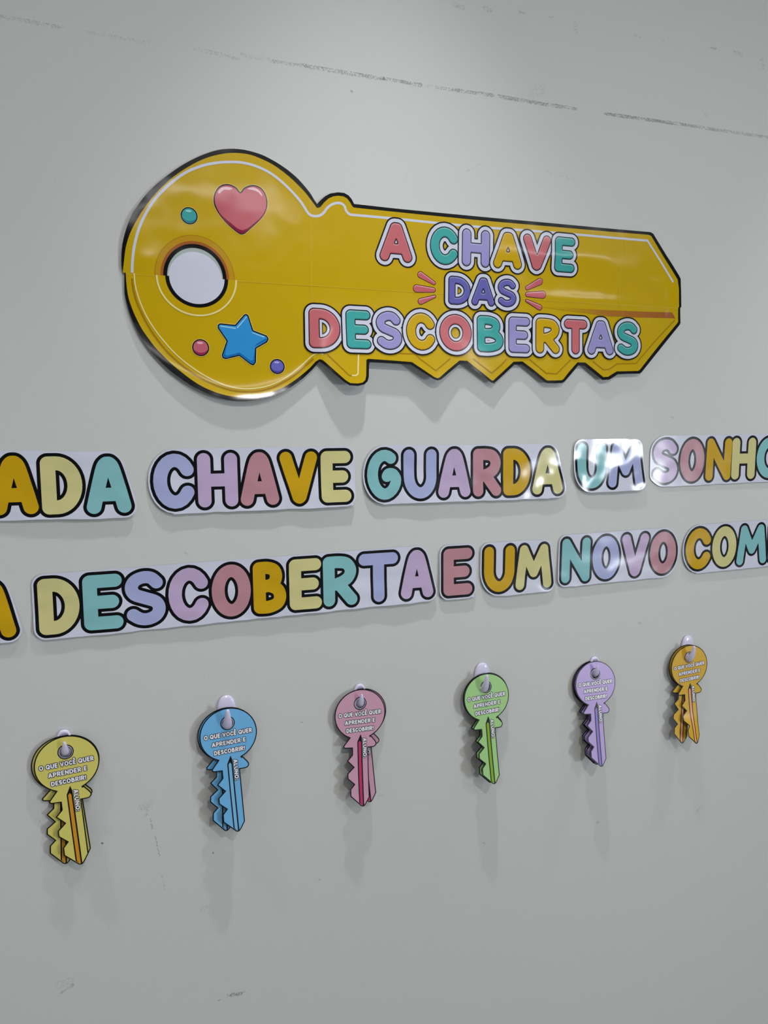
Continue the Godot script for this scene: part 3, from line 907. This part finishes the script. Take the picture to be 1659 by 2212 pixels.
		ink.call("highlight_print", region(ring(c + Vector2(-0.05 * q, 0.55 * q), q * 0.36, q * 0.12, 20)), paint(d[5][0], d[5][1], d[5][2], gloss), 1.2, dot)
	# burst marks on both sides of the middle title row
	for b in KEY_BURSTS:
		var r := {"outers": [], "holes": []}
		join(r, ring(Vector2(b[0], b[1]) * 10.0, b[4] * 10.0, b[4] * 10.0, 28))
		var d := (Vector2(b[2], b[3]) - Vector2(b[0], b[1])).normalized().orthogonal()
		join(r, PackedVector2Array([(Vector2(b[0], b[1]) + d * b[4]) * 10.0, (Vector2(b[0], b[1]) - d * b[4]) * 10.0, (Vector2(b[2], b[3]) - d * b[5]) * 10.0, (Vector2(b[2], b[3]) + d * b[5]) * 10.0]))
		join(r, ring(Vector2(b[2], b[3]) * 10.0, b[5] * 10.0, b[5] * 10.0, 24))
		var m: MeshInstance3D = ink.call("burst_mark", grown(r, -9.0), paint(0.616, 0.135, 0.168, gloss), 0.9, key)
		ink.call("outline", r, black, 0.5, m)
		var hi := grown(r, -16.0)
		slivers(ink, hi, Vector2(0, -9), paint(0.894, 0.601, 0.678, gloss), 1.2, m)
	# title lettering: white sticker edge, thin black line, coloured face
	var step := 0.0
	for t in KEY_TITLE:
		var lo := Vector2(t[2], t[4]) * 10.0
		var hi := Vector2(t[3], t[5]) * 10.0
		var width: float = (hi.y - lo.y) * (0.285 if t[0] != "S" and t[0] != "B" and t[0] != "E" else 0.265)
		var g := letter(t[0], lo, hi, width, true)
		var c: Array = KEY_INKS[t[1]]
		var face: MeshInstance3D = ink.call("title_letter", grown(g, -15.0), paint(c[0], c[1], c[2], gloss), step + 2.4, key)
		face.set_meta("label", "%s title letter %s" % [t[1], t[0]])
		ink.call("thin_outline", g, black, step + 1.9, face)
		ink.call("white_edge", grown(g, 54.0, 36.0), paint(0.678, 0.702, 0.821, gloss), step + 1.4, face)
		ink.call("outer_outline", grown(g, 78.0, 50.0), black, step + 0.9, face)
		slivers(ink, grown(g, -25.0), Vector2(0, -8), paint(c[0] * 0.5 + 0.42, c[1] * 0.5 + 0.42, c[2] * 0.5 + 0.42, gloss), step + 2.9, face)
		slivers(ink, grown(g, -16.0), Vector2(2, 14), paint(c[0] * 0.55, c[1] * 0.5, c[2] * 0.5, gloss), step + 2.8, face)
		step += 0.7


# thin printed edges: what is left of a shape after taking away the same shape moved a little
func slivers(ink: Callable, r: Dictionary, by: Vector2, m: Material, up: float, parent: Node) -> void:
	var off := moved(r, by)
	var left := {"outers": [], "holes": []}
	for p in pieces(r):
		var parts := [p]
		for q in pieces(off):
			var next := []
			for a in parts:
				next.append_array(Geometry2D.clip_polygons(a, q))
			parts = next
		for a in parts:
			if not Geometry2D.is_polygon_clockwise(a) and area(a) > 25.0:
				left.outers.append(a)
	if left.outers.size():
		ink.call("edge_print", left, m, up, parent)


func hole_print(key: Node, ink: Callable, c: Vector2, rx: float, ry: float, upper: bool) -> void:
	var gloss := 0.12
	var half := PackedVector2Array([Vector2(c.x - 2000, 0), Vector2(c.x + 2000, 0), Vector2(c.x + 2000, 2000), Vector2(c.x - 2000, 2000)])
	var t := Transform2D(0.0, Vector2(0, c.y))
	if not upper:
		half = PackedVector2Array([Vector2(c.x - 2000, -2000), Vector2(c.x + 2000, -2000), Vector2(c.x + 2000, 0), Vector2(c.x - 2000, 0)])
	half = t * half
	var disc := func(k: float, dy: float) -> Dictionary:
		return trimmed(region(ring(c + Vector2(0, dy), rx * k, ry * k, 90)), half)
	var hole: MeshInstance3D = ink.call("hole_print", disc.call(0.88, 0.0), paint(0.678, 0.702, 0.821, gloss), 1.2, key)
	ink.call("outline", disc.call(1.0, 0.0), paint(0.004, 0.004, 0.005, gloss), 0.9, hole)
	if upper:
		ink.call("outer_shade_print", disc.call(1.265, 0.0), paint(0.401, 0.213, 0.005, gloss), 0.1, hole)
		ink.call("middle_shade_print", disc.call(1.245, 0.0), paint(0.571, 0.309, 0.012, gloss), 0.3, hole)
		ink.call("inner_shade_print", disc.call(1.085, 0.0), paint(0.401, 0.120, 0.026, gloss), 0.6, hole)
		var edge := region(ring(c, rx * 0.88, ry * 0.88, 90))
		var left := []
		for q in Geometry2D.clip_polygons(edge.outers[0], ring(c + Vector2(0, -45), rx * 0.86, ry * 0.86, 90)):
			if not Geometry2D.is_polygon_clockwise(q):
				left.append(q)
		if left.size():
			ink.call("green_grey_print", trimmed({"outers": left, "holes": []}, half), paint(0.42, 0.50, 0.47, gloss), 1.5, hole)
	else:
		ink.call("cream_line_print", disc.call(1.29, 0.0), paint(0.900, 0.777, 0.345, gloss), 0.1, hole)
		ink.call("yellow_print", disc.call(1.235, 0.0), paint(0.616, 0.407, 0.003, gloss), 0.4, hole)


# ------------------------------------------------------------------ the two rows of cut-out words

const WORDS := [
	{"label": "cut-out word ending in a teal A at the left edge, upper row", "seed": 3, "gloss": 0.16, "y0": 1418.2, "y1": 1411.5, "relief": [1.5, 2.5, 5, 2.2, 1.0, 0], "letters": [["C", "rose", -244.0, -184.0], ["A", "mustard", -178.1, -117.2], ["D", "khaki", -112.9, -57.9], ["A", "teal", -53.3, 8.8]]},
	{"label": "cut-out word CHAVE in pastel bubble letters, upper row", "seed": 4, "gloss": 0.16, "y0": 1415.3, "y1": 1415.8, "relief": [1.5, 3, 4, 1.8, 2.0, 0.5], "square_end": true, "letters": [["C", "periwinkle", 41.0, 101.9], ["H", "lilac", 106.1, 167.1], ["A", "rose", 171.0, 231.7], ["V", "mustard", 234.0, 295.3], ["E", "khaki", 301.2, 351.8]]},
	{"label": "cut-out word GUARDA in pastel bubble letters, upper row", "seed": 5, "gloss": 0.16, "y0": 1416.7, "y1": 1415.4, "relief": [1.5, 3, 4.5, 2.2, 1.5, 0.5], "letters": [["G", "teal", 380.3, 440.3], ["U", "periwinkle", 445.3, 505.7], ["A", "lilac", 508.6, 569.8], ["R", "rose", 574.9, 629.9], ["D", "mustard", 634.3, 688.9], ["A", "khaki", 693.5, 756.7]]},
	{"label": "shiny cut-out word UM with teal U and periwinkle M, upper row", "seed": 6, "gloss": 0.13, "y0": 1422.9, "y1": 1423.7, "relief": [2.5, 4.5, 4.5, 1.6, 1.8, 1], "letters": [["U", "teal", 787.7, 849.5], ["M", "periwinkle", 855.4, 933.5]]},
	{"label": "cut-out word SONHO at the right edge of the upper row", "seed": 7, "gloss": 0.16, "y0": 1428.1, "y1": 1430.9, "relief": [2, 0.8, 2.5, 0.5, -0.6, 0.0], "letters": [["S", "lilac", 960.2, 1017.9], ["O", "rose", 1024.3, 1083.3], ["N", "mustard", 1087.7, 1151.9], ["H", "khaki", 1152.7, 1214.0], ["O", "teal", 1217.7, 1284.5]]},
	{"label": "cut-out word ending in a mustard A at the left edge, lower row", "seed": 8, "gloss": 0.16, "y0": 1237.0, "y1": 1237.5, "relief": [1.5, 3, 3, 2, 1.5, 0.5], "letters": [["D", "khaki", -272.0, -219.5], ["A", "mustard", -214.5, -156.5]]},
	{"label": "long cut-out word DESCOBERTA in pastel bubble letters, lower row", "seed": 9, "gloss": 0.16, "y0": 1235.5, "y1": 1243.6, "relief": [1.5, 1.0, 6, 1.8, 1.5, 0.5], "letters": [["D", "khaki", -126.2, -70.3], ["E", "teal", -65.2, -9.9], ["S", "periwinkle", -6.1, 52.1], ["C", "lilac", 56.8, 117.9], ["O", "rose", 122.3, 183.5], ["B", "mustard", 187.5, 240.7], ["E", "khaki", 246.1, 300.1], ["R", "teal", 302.9, 361.3], ["T", "periwinkle", 364.8, 435.5], ["A", "lilac", 440.0, 500.1]]},
	{"label": "single rose cut-out letter E beside DESCOBERTA", "seed": 10, "gloss": 0.16, "y0": 1241.6, "y1": 1241.9, "relief": [2, 2.5, 2.5, 1.2, 1.5, 1], "square_end": true, "letters": [["E", "rose", 520.4, 576.4]]},
	{"label": "cut-out word UM with mustard U and khaki M, lower row", "seed": 11, "gloss": 0.16, "y0": 1240.9, "y1": 1241.1, "relief": [2.5, 2.5, 2.5, 1.2, 0.8, 0.6], "letters": [["U", "mustard", 600.0, 661.7], ["M", "khaki", 664.0, 739.5]]},
	{"label": "cut-out word NOVO in pastel bubble letters, lower row", "seed": 12, "gloss": 0.16, "y0": 1246.2, "y1": 1248.8, "relief": [2.5, 3.0, 2.0, 0.7, 0.0, 0.3], "letters": [["N", "teal", 760.6, 824.0], ["O", "periwinkle", 829.1, 889.8], ["V", "lilac", 895.6, 958.0], ["O", "rose", 961.5, 1024.2]]},
	{"label": "cut-out word starting COM at the right edge of the lower row", "seed": 13, "gloss": 0.16, "y0": 1250.6, "y1": 1253.6, "relief": [2.5, 2.0, 2.5, 0.7, 0.0, 0.3], "letters": [["C", "mustard", 1048.3, 1111.7], ["O", "khaki", 1114.7, 1176.9], ["M", "teal", 1178.9, 1258.3], ["E", "periwinkle", 1263.0, 1325.8]]},
]
const WORD_INKS := {"mustard": [0.631, 0.378, 0.007], "khaki": [0.670, 0.631, 0.284], "teal": [0.247, 0.550, 0.571], "periwinkle": [0.413, 0.463, 0.735], "lilac": [0.557, 0.431, 0.646], "rose": [0.529, 0.265, 0.309]}


func words() -> void:
	var rng := RandomNumberGenerator.new()
	rng.seed = 11
	for w in WORDS:
		word(w, rng)


func word(w: Dictionary, rng: RandomNumberGenerator) -> void:
	var list: Array = w.letters
	var x0: float = list[0][2]
	var x1: float = list[-1][3]
	var mid := (x0 + x1) * 0.5
	var low := (float(w.y0) + float(w.y1)) * 0.5
	var origin := Vector2(mid, low)
	var o := node("word_cutout", Vector3(mid * 0.001, low * 0.001, 0.0))
	tag(o, w.label, "paper word", "cut-out words on the wall")
	var high := 835.0
	var slope: float = (w.y1 - w.y0) / (x1 - x0)
	var waves := FastNoiseLite.new()
	waves.seed = w.seed
	waves.frequency = 0.0011
	waves.fractal_octaves = 2
	var half := (x1 - x0) * 5.0
	var rel: Array = w.relief   # base, bottom curl at the left end, at the right end, wave height, lean (all mm)
	var z := func(v: Vector2) -> float:
		var t := clampf((v.x / half + 1.0) * 0.5, 0.0, 1.0)
		var d := clampf(1.0 - (v.y + 120.0) / 1080.0, -0.2, 1.25)
		var up := clampf((v.y - 500.0) / 450.0, 0.0, 1.0)
		return (rel[0] + lerpf(rel[1], rel[2], t) * d * absf(d) + rel[4] * d + rel[3] * (waves.get_noise_2d(v.x, v.y * 1.3) * (0.4 + 0.6 * d) + 0.35) + up * up * rel[5]) * 10.0
	var gloss: float = w.gloss
	var glyphs := []
	var paper := {"outers": [], "holes": []}
	for l in list:
		var y: float = (slope * ((l[2] + l[3]) * 0.5 - mid)) * 10.0
		var lo := Vector2((l[2] - mid) * 10.0, y)
		var hi := Vector2((l[3] - mid) * 10.0, y + high)
		var g := letter(l[0], lo, hi, {"M": 178.0, "N": 182.0, "S": 188.0, "G": 188.0, "U": 192.0}.get(l[0], 200.0))
		glyphs.append(g)
		for q in grown(g, 48.0 + 24.0).outers:
			join(paper, q)
	# the strip of paper between the first and the last letter, cut freehand
	var strip := PackedVector2Array()
	var a: float = (list[0][2] - mid) * 10.0 + (list[0][3] - list[0][2]) * 4.6
	var b: float = (list[-1][3] - mid) * 10.0 - (list[-1][3] - list[-1][2]) * 4.6
	var n := maxi(4, int((b - a) / 160.0))
	for i in n + 1:
		var x := lerpf(a, b, float(i) / n)
		strip.append(Vector2(x, slope * x - 77.0 + rng.randf_range(-9.0, 7.0)))
	for i in n + 1:
		var x := lerpf(b, a, float(i) / n)
		strip.append(Vector2(x, slope * x + high + 72.0 + rng.randf_range(-3.0, 6.0)))
	join(paper, strip)
	for g in [glyphs[0], glyphs[-1]]:
		join(paper, Geometry2D.convex_hull(grown(g, 74.0).outers[0]))
	if w.has("square_end"):
		var e: float = (list[-1][3] - mid) * 10.0
		join(paper, PackedVector2Array([Vector2(b - 50, slope * e - 80), Vector2(e + 35, slope * e - 55), Vector2(e + 22, slope * e + 300), Vector2(e + 40, slope * e + high + 45), Vector2(b - 50, slope * e + high + 70)]))
	paper.holes = []
	put("paper", leaf(paper, z, 0.0, 2.2, 70.0), paint(0.678, 0.702, 0.821, gloss), o)
	var black := paint(0.004, 0.004, 0.005, gloss)
	for i in list.size():
		var c: Array = WORD_INKS[list[i][1]]
		var f := put("letter", leaf(glyphs[i], z, 1.6, 0.0, 60.0), paint(c[0], c[1], c[2], gloss), o)
		f.set_meta("label", "%s letter %s" % [list[i][1], list[i][0]])
		put("outline", leaf(grown(glyphs[i], 48.0), z, 0.7 + 0.2 * (i % 2), 0.0, 60.0), black, f)


# ------------------------------------------------------------------ the small keys and their hooks

const SMALL_RIGHT := [[20, -59], [27.5, -68.5], [29.5, -72.5], [29, -76], [26.5, -78.8], [23, -79.8], [14, -79.5], [14.5, -125], [15, -166.5], [8, -177.5], [5, -180.6], [2, -181.2], [-1, -180]]
const SMALL_LEFT := [[-20, -161], [-20, -148.5], [-13, -141], [-24.5, -130], [-24.5, -120.5], [-13.5, -111], [-25, -98.5], [-15.5, -89], [-15.5, -77.5], [-28, -76.5], [-31, -74.8], [-31.5, -72], [-20, -59]]
const SMALL := [
	{"face": [0.694, 0.631, 0.154], "groove": [0.674, 0.294, 0.017], "hook": [-101.7, 1056.3, "short", 1.5], "hook_label": "white adhesive hook holding the pale yellow keys", "keys": [
		{"label": "pale yellow paper key, rearmost of its bunch, peeking out right of the blade", "at": [-100.5, 1053.7, 4.0], "spin": 4.73, "lean": -0.63, "turn": 0, "bend": 2, "kink": 0},
		{"label": "pale yellow paper key behind, swung to the left of the front one", "at": [-102.1, 1054.3, 6.5], "spin": -2.99, "lean": -1.11, "turn": 0, "bend": 3, "kink": 0},
		{"label": "front pale yellow paper key at the far left", "at": [-100.2, 1054.3, 9.0], "spin": 3.66, "lean": -3.80, "turn": 0, "bend": 4, "kink": 0},
	]},
	{"face": [0.168, 0.475, 0.795], "groove": [0.209, 0.503, 0.780], "hook": [140.4, 1068.9, "tall", -1.5], "hook_label": "tall white adhesive hook holding the blue keys", "keys": [
		{"label": "sky blue paper key, rearmost of its bunch, almost hidden", "at": [139.5, 1066.1, 8.0], "spin": 0.98, "lean": -2.85, "turn": 0, "bend": 3, "kink": 0},
		{"label": "sky blue paper key behind, swung to the left of the front one", "at": [138.7, 1066.6, 11.0], "spin": -2.96, "lean": -3.48, "turn": 0, "bend": 4, "kink": 0},
		{"label": "front sky blue paper key of the second bunch", "at": [139.9, 1066.9, 14.0], "spin": 2.26, "lean": -5.71, "turn": 0, "bend": 8, "kink": 0},
	]},
	{"face": [0.631, 0.345, 0.463], "groove": [0.532, 0.040, 0.138], "hook": [366.1, 1069.7, "short", -1], "hook_label": "white adhesive hook holding the pink keys", "keys": [
		{"label": "pink paper key behind, peeking out right of the front one", "at": [366.1, 1067.6, 6.0], "spin": 3.41, "lean": -3.17, "turn": 0, "bend": 4, "kink": 0},
		{"label": "front pink paper key of the third bunch", "at": [364.6, 1067.7, 9.0], "spin": -1.41, "lean": -5.39, "turn": 0, "bend": 6, "kink": 0},
	]},
	{"face": [0.378, 0.662, 0.256], "groove": [0.245, 0.461, 0.015], "hook": [600.3, 1070.6, "tall", -3], "hook_label": "tall white adhesive hook holding the green keys", "keys": [
		{"label": "light green paper key, rearmost of its bunch, almost hidden", "at": [605.1, 1067.9, 8.0], "spin": 2.63, "lean": -4.75, "turn": 0, "bend": 3, "kink": 0},
		{"label": "light green paper key behind, swung to the left of the front one", "at": [602.6, 1068.4, 11.0], "spin": 0.75, "lean": -5.39, "turn": 0, "bend": 5, "kink": 0},
		{"label": "front light green paper key of the fourth bunch", "at": [602.8, 1068.6, 14.0], "spin": 1.74, "lean": -6.98, "turn": 0, "bend": 9, "kink": 0},
	]},
	{"face": [0.488, 0.361, 0.710], "groove": [0.245, 0.193, 0.592], "hook": [843.1, 1065.0, "short", -3], "hook_label": "white adhesive hook holding the purple keys", "keys": [
		{"label": "purple paper key, rearmost of its bunch, swung furthest left", "at": [838.7, 1063.0, 3.5], "spin": -0.77, "lean": -4.91, "turn": 0, "bend": 3, "kink": 0},
		{"label": "purple paper key in the middle of its bunch", "at": [839.6, 1062.8, 6.0], "spin": -0.75, "lean": -5.71, "turn": 0, "bend": 4, "kink": 0},
		{"label": "front purple paper key of the fifth bunch", "at": [840.6, 1063.0, 9.0], "spin": -0.60, "lean": -8.90, "turn": 0, "bend": 9, "kink": 0},
	]},
	{"face": [0.694, 0.413, 0.026], "groove": [0.900, 0.397, 0.174], "hook": [1066.1, 1074.5, "tall", -6], "hook_label": "tall white adhesive hook holding the mustard keys", "keys": [
		{"label": "mustard paper key behind, swung to the left of the bent one", "at": [1063.8, 1072.7, 8.0], "spin": -6.25, "lean": -3.48, "turn": 0, "bend": 5, "kink": 0},
		{"label": "front mustard paper key at the far right, its blade bent", "at": [1063.1, 1072.5, 12.0], "spin": 2.80, "lean": -3.80, "turn": 0, "bend": 10, "kink": 7, "own": true},
	]},
]


func small_outline() -> PackedVector2Array:
	var p := PackedVector2Array()
	var n := 60
	var a0 := deg_to_rad(-67.0)
	for k in n + 1:
		var a := lerpf(TAU + deg_to_rad(-115.5), a0, float(k) / n)
		p.append(Vector2(cos(a) * 46.5, -19.0 + sin(a) * 44.0) * 10.0)
	for v in SMALL_RIGHT:
		p.append(Vector2(v[0], v[1]) * 10.0)
	for v in SMALL_LEFT:
		p.append(Vector2(v[0], v[1]) * 10.0)
	p.remove_at(p.size() - 1)
	return ccw(p)


func line_of_text(text: String, x0: float, x1: float, y: float, cap: float) -> Array:
	var widths := {"O": 0.92, "Q": 0.95, "U": 0.82, "E": 0.66, "Ê": 0.66, "V": 0.88, "C": 0.78, "R": 0.78, "A": 0.86, "P": 0.72, "N": 0.86, "D": 0.82, "S": 0.70, "B": 0.76, "I": 0.27, "!": 0.27, "L": 0.62, ":": 0.27, " ": 0.34}
	var total := 0.0
	for ch in text:
		total += widths[ch] + 0.10
	total -= 0.10
	var k := (x1 - x0) / total
	var x := x0
	var out := []
	for ch in text:
		if ch != " ":
			out.append([ch, Vector2(x, y), Vector2(x + widths[ch] * k, y + cap)])
		x += (widths[ch] + 0.10) * k
	return out


func small_key(colour: Dictionary, bend: float, kink: float) -> Node3D:
	var key := Node3D.new()
	var z := func(v: Vector2) -> float:
		var y := v.y * 0.1
		var x := v.x * 0.1
		var t := maxf(0.0, -60.0 - y) / 120.0
		return (bend * t * t + kink * swell(-112.0, -150.0, y) * clampf((8.0 - x) / 30.0, -0.3, 1.0)) * 10.0
	var gloss := 0.33
	var black := paint(0.004, 0.004, 0.006, gloss)
	var out := Transform2D(0.0, Vector2(0.98, 0.98), 0.0, Vector2.ZERO) * small_outline()
	var hole := ring(Vector2.ZERO, 92.0, 92.0, 36)
	var rim := ring(Vector2.ZERO, 114.0, 114.0, 36)
	put("paper", leaf(region(out, [hole]), z, 0.0, 3.0, 60.0), black, key)
	var ins: PackedVector2Array = Geometry2D.offset_polygon(out, -17.0, Geometry2D.JOIN_MITER)[0]
	var c: Array = colour.face
	var g: Array = colour.groove
	var face := put("coloured_print", leaf(region(ins, [rim]), z, 1.2, 0.0, 60.0), paint(c[0], c[1], c[2], gloss), key)
	put("hole_edge", leaf(region(ring(Vector2.ZERO, 98.0, 98.0, 36), [hole]), z, 1.2, 0.0, 60.0), paint(0.678, 0.702, 0.821, gloss), key)
	var slot := mm([[0.5, -53], [-5.8, -66], [-5.3, -118], [-4.4, -170.0], [4.6, -178.0], [2.8, -61]])
	put("groove_outline", leaf(trimmed(region(slot), out), z, 2.2, 0.0, 60.0), black, face)
	var fill := mm([[-1.3, -64], [-3.9, -67], [-3.4, -118], [-2.5, -170.2], [2.4, -176.5], [0.8, -67]])
	put("groove_print", leaf(trimmed(region(fill), ins), z, 3.2, 0.0, 60.0), paint(g[0], g[1], g[2], gloss), face)
	# lettering
	var fills := {"outers": [], "holes": []}
	var edges := {"outers": [], "holes": []}
	var rows := line_of_text("O QUE VOCÊ QUER", -385, 375, -213, 73) + line_of_text("APRENDER E", -275, 265, -347, 73) + line_of_text("DESCOBRIR!", -250, 240, -484, 73)
	var turned := line_of_text("ALUNO:", 0, 340, 0, 66)
	for i in rows.size() + turned.size():
		var l: Array = rows[i] if i < rows.size() else turned[i - rows.size()]
		var q := letter(l[0], l[1], l[2], 17.5, true)
		if i >= rows.size():
			var t := Transform2D(-PI / 2.0, Vector2(42, -605))
			q = {"outers": q.outers.map(func(p): return t * p), "holes": q.holes.map(func(p): return t * p)}
		fills.outers.append_array(q.outers)
		fills.holes.append_array(q.holes)
		for p in grown(q, 9.0).outers:
			join(edges, p)
	edges.holes = []
	var text := put("lettering", leaf(fills, z, 4.2, 0.0, 60.0), paint(0.86, 0.86, 0.9, gloss), face)
	put("lettering_edge", leaf(edges, z, 3.2, 0.0, 60.0), paint(0.02, 0.02, 0.035, gloss), text)
	return key


func small_keys() -> void:
	for k in SMALL:
		hook(k)
		var list: Array = k.keys
		var proto: Node3D = null
		for i in list.size():
			var q: Dictionary = list[i]
			var o: Node3D = small_key(k, q.bend, q.kink) if proto == null or q.get("own", false) else proto.duplicate()
			if proto == null and not q.get("own", false):
				proto = o
			o.name = named("paper_key")
			o.position = Vector3(q.at[0], q.at[1], q.at[2]) * 0.001
			o.rotation_order = EULER_ORDER_YXZ
			o.rotation_degrees = Vector3(q.lean, q.get("turn", 0.0), q.spin)
			add_child(o)
			tag(o, q.label, "paper key", "small paper keys on hooks")


# a rounded solid grown from an outline by scaling it towards its middle while rising
func dome(outline: PackedVector2Array, c: Vector2, prof: Array) -> ArrayMesh:
	var st := SurfaceTool.new()
	st.begin(Mesh.PRIMITIVE_TRIANGLES)
	st.set_smooth_group(0)
	var n := outline.size()
	for i in prof.size() - 1:
		for k in n:
			var a := outline[k] - c
			var b := outline[(k + 1) % n] - c
			var q := []
			for e in [[a, i], [b, i], [b, i + 1], [a, i + 1]]:
				var v: Vector2 = c + e[0] * prof[e[1]][0]
				q.append(Vector3(v.x, v.y, prof[e[1]][1]) * 0.001)
			for j in [0, 2, 1, 0, 3, 2]:
				st.add_vertex(q[j])
	st.index()
	st.generate_normals()
	return st.commit()


func tube(path: Array, n := 20) -> ArrayMesh:   # [point, half width, half depth] in millimetres
	var st := SurfaceTool.new()
	st.begin(Mesh.PRIMITIVE_TRIANGLES)
	st.set_smooth_group(0)
	var rings := []
	for i in path.size():
		var d: Vector3 = (path[mini(i + 1, path.size() - 1)][0] - path[maxi(i - 1, 0)][0]).normalized()
		var side := Vector3(1, 0, 0)
		var up := side.cross(d).normalized()
		var r := []
		for k in n:
			var a := TAU * k / n
			r.append((path[i][0] + side * cos(a) * path[i][1] + up * sin(a) * path[i][2]) * 0.001)
		rings.append(r)
	for i in rings.size() - 1:
		for k in n:
			var l := (k + 1) % n
			for v in [rings[i][k], rings[i + 1][l], rings[i][l], rings[i][k], rings[i + 1][k], rings[i + 1][l]]:
				st.add_vertex(v)
	var tip: Vector3 = path[-1][0] * 0.001
	for k in n:
		for v in [rings[-1][k], tip, rings[-1][(k + 1) % n]]:
			st.add_vertex(v)
	st.index()
	st.generate_normals()
	return st.commit()


func egg(w: float, top: float, bottom: float, n := 48) -> PackedVector2Array:
	var p := PackedVector2Array()
	for k in n:
		var a := TAU * k / n
		p.append(Vector2(signf(cos(a)) * pow(absf(cos(a)), 0.78) * w, signf(sin(a)) * pow(absf(sin(a)), 0.78) * (top if sin(a) > 0 else bottom)))
	return p


func hook(k: Dictionary) -> void:
	var h: Array = k.hook   # x, y of the prong's foot and the kind
	var o := node("adhesive_hook", Vector3(h[0], h[1], 0) * 0.001)
	tag(o, k.hook_label, "wall hook", "white adhesive hooks")
	var shiny := paint(0.743, 0.702, 0.900, 0.16, 0.55)
	var pad := paint(0.35, 0.22, 0.2, 0.7)
	var tall: bool = h[2] == "tall"
	var c := Vector2(h[3], 0.0)
	var path := [[-9.0, 3.0, 8.6, 6.5], [-7.0, 10.0, 8.4, 6.2], [-3.0, 17.0, 8.0, 5.4], [3.0, 22.0, 6.9, 4.4], [11.0, 25.0, 5.4, 3.7], [19.0, 26.8, 3.9, 3.0], [24.0, 27.6, 2.8, 2.3], [25.8, 27.8, 1.6, 1.4], [26.4, 27.8, 0.6, 0.5]]
	if tall:
		var e := egg(16.0, 40.0, 24.0)
		put("adhesive_pad", dome(e, Vector2.ZERO, [[0.98, 0.0], [0.98, 1.4], [0.0, 1.4]]), pad, o)
		put("plate", dome(e, Vector2.ZERO, [[1.0, 1.2], [1.0, 3.2], [0.97, 4.4], [0.9, 5.3], [0.75, 6.0], [0.5, 6.4], [0.25, 6.6], [0.0, 6.6]]), shiny, o)
	else:
		var e := egg(11.8, 30.0, 20.0)
		put("adhesive_pad", dome(e, Vector2.ZERO, [[0.97, 0.0], [0.97, 1.0], [0.0, 1.0]]), pad, o)
		put("plate", dome(e, Vector2.ZERO, [[1.0, 0.9], [1.0, 3.6], [0.97, 4.6], [0.9, 5.0], [0.84, 4.7], [0.80, 3.4], [0.6, 3.2], [0.0, 3.2]]), shiny, o)
		path = [[-6.0, 2.0, 6.2, 5.0], [-4.0, 6.0, 6.0, 4.8], [-1.0, 10.5, 5.6, 4.2], [4.0, 13.5, 4.8, 3.4], [9.5, 15.4, 3.6, 2.7], [14.0, 16.4, 2.5, 2.0], [16.6, 16.9, 1.5, 1.3], [17.4, 17.0, 0.5, 0.5]]
	var p := []
	for q in path:
		p.append([Vector3(c.x * clampf(q[1] / 18.0, 0.0, 1.0), q[0], q[1]), q[2], q[3]])
	put("prong", tube(spun(p)), shiny, o)


# more rings between the given ones
func spun(p: Array) -> Array:
	var out := []
	for i in p.size() - 1:
		for k in 4:
			var t := k / 4.0
			var a: Vector3 = p[i][0].cubic_interpolate(p[i + 1][0], p[maxi(i - 1, 0)][0], p[mini(i + 2, p.size() - 1)][0], t)
			out.append([a, lerpf(p[i][1], p[i + 1][1], t), lerpf(p[i][2], p[i + 1][2], t)])
	out.append(p[-1])
	return out
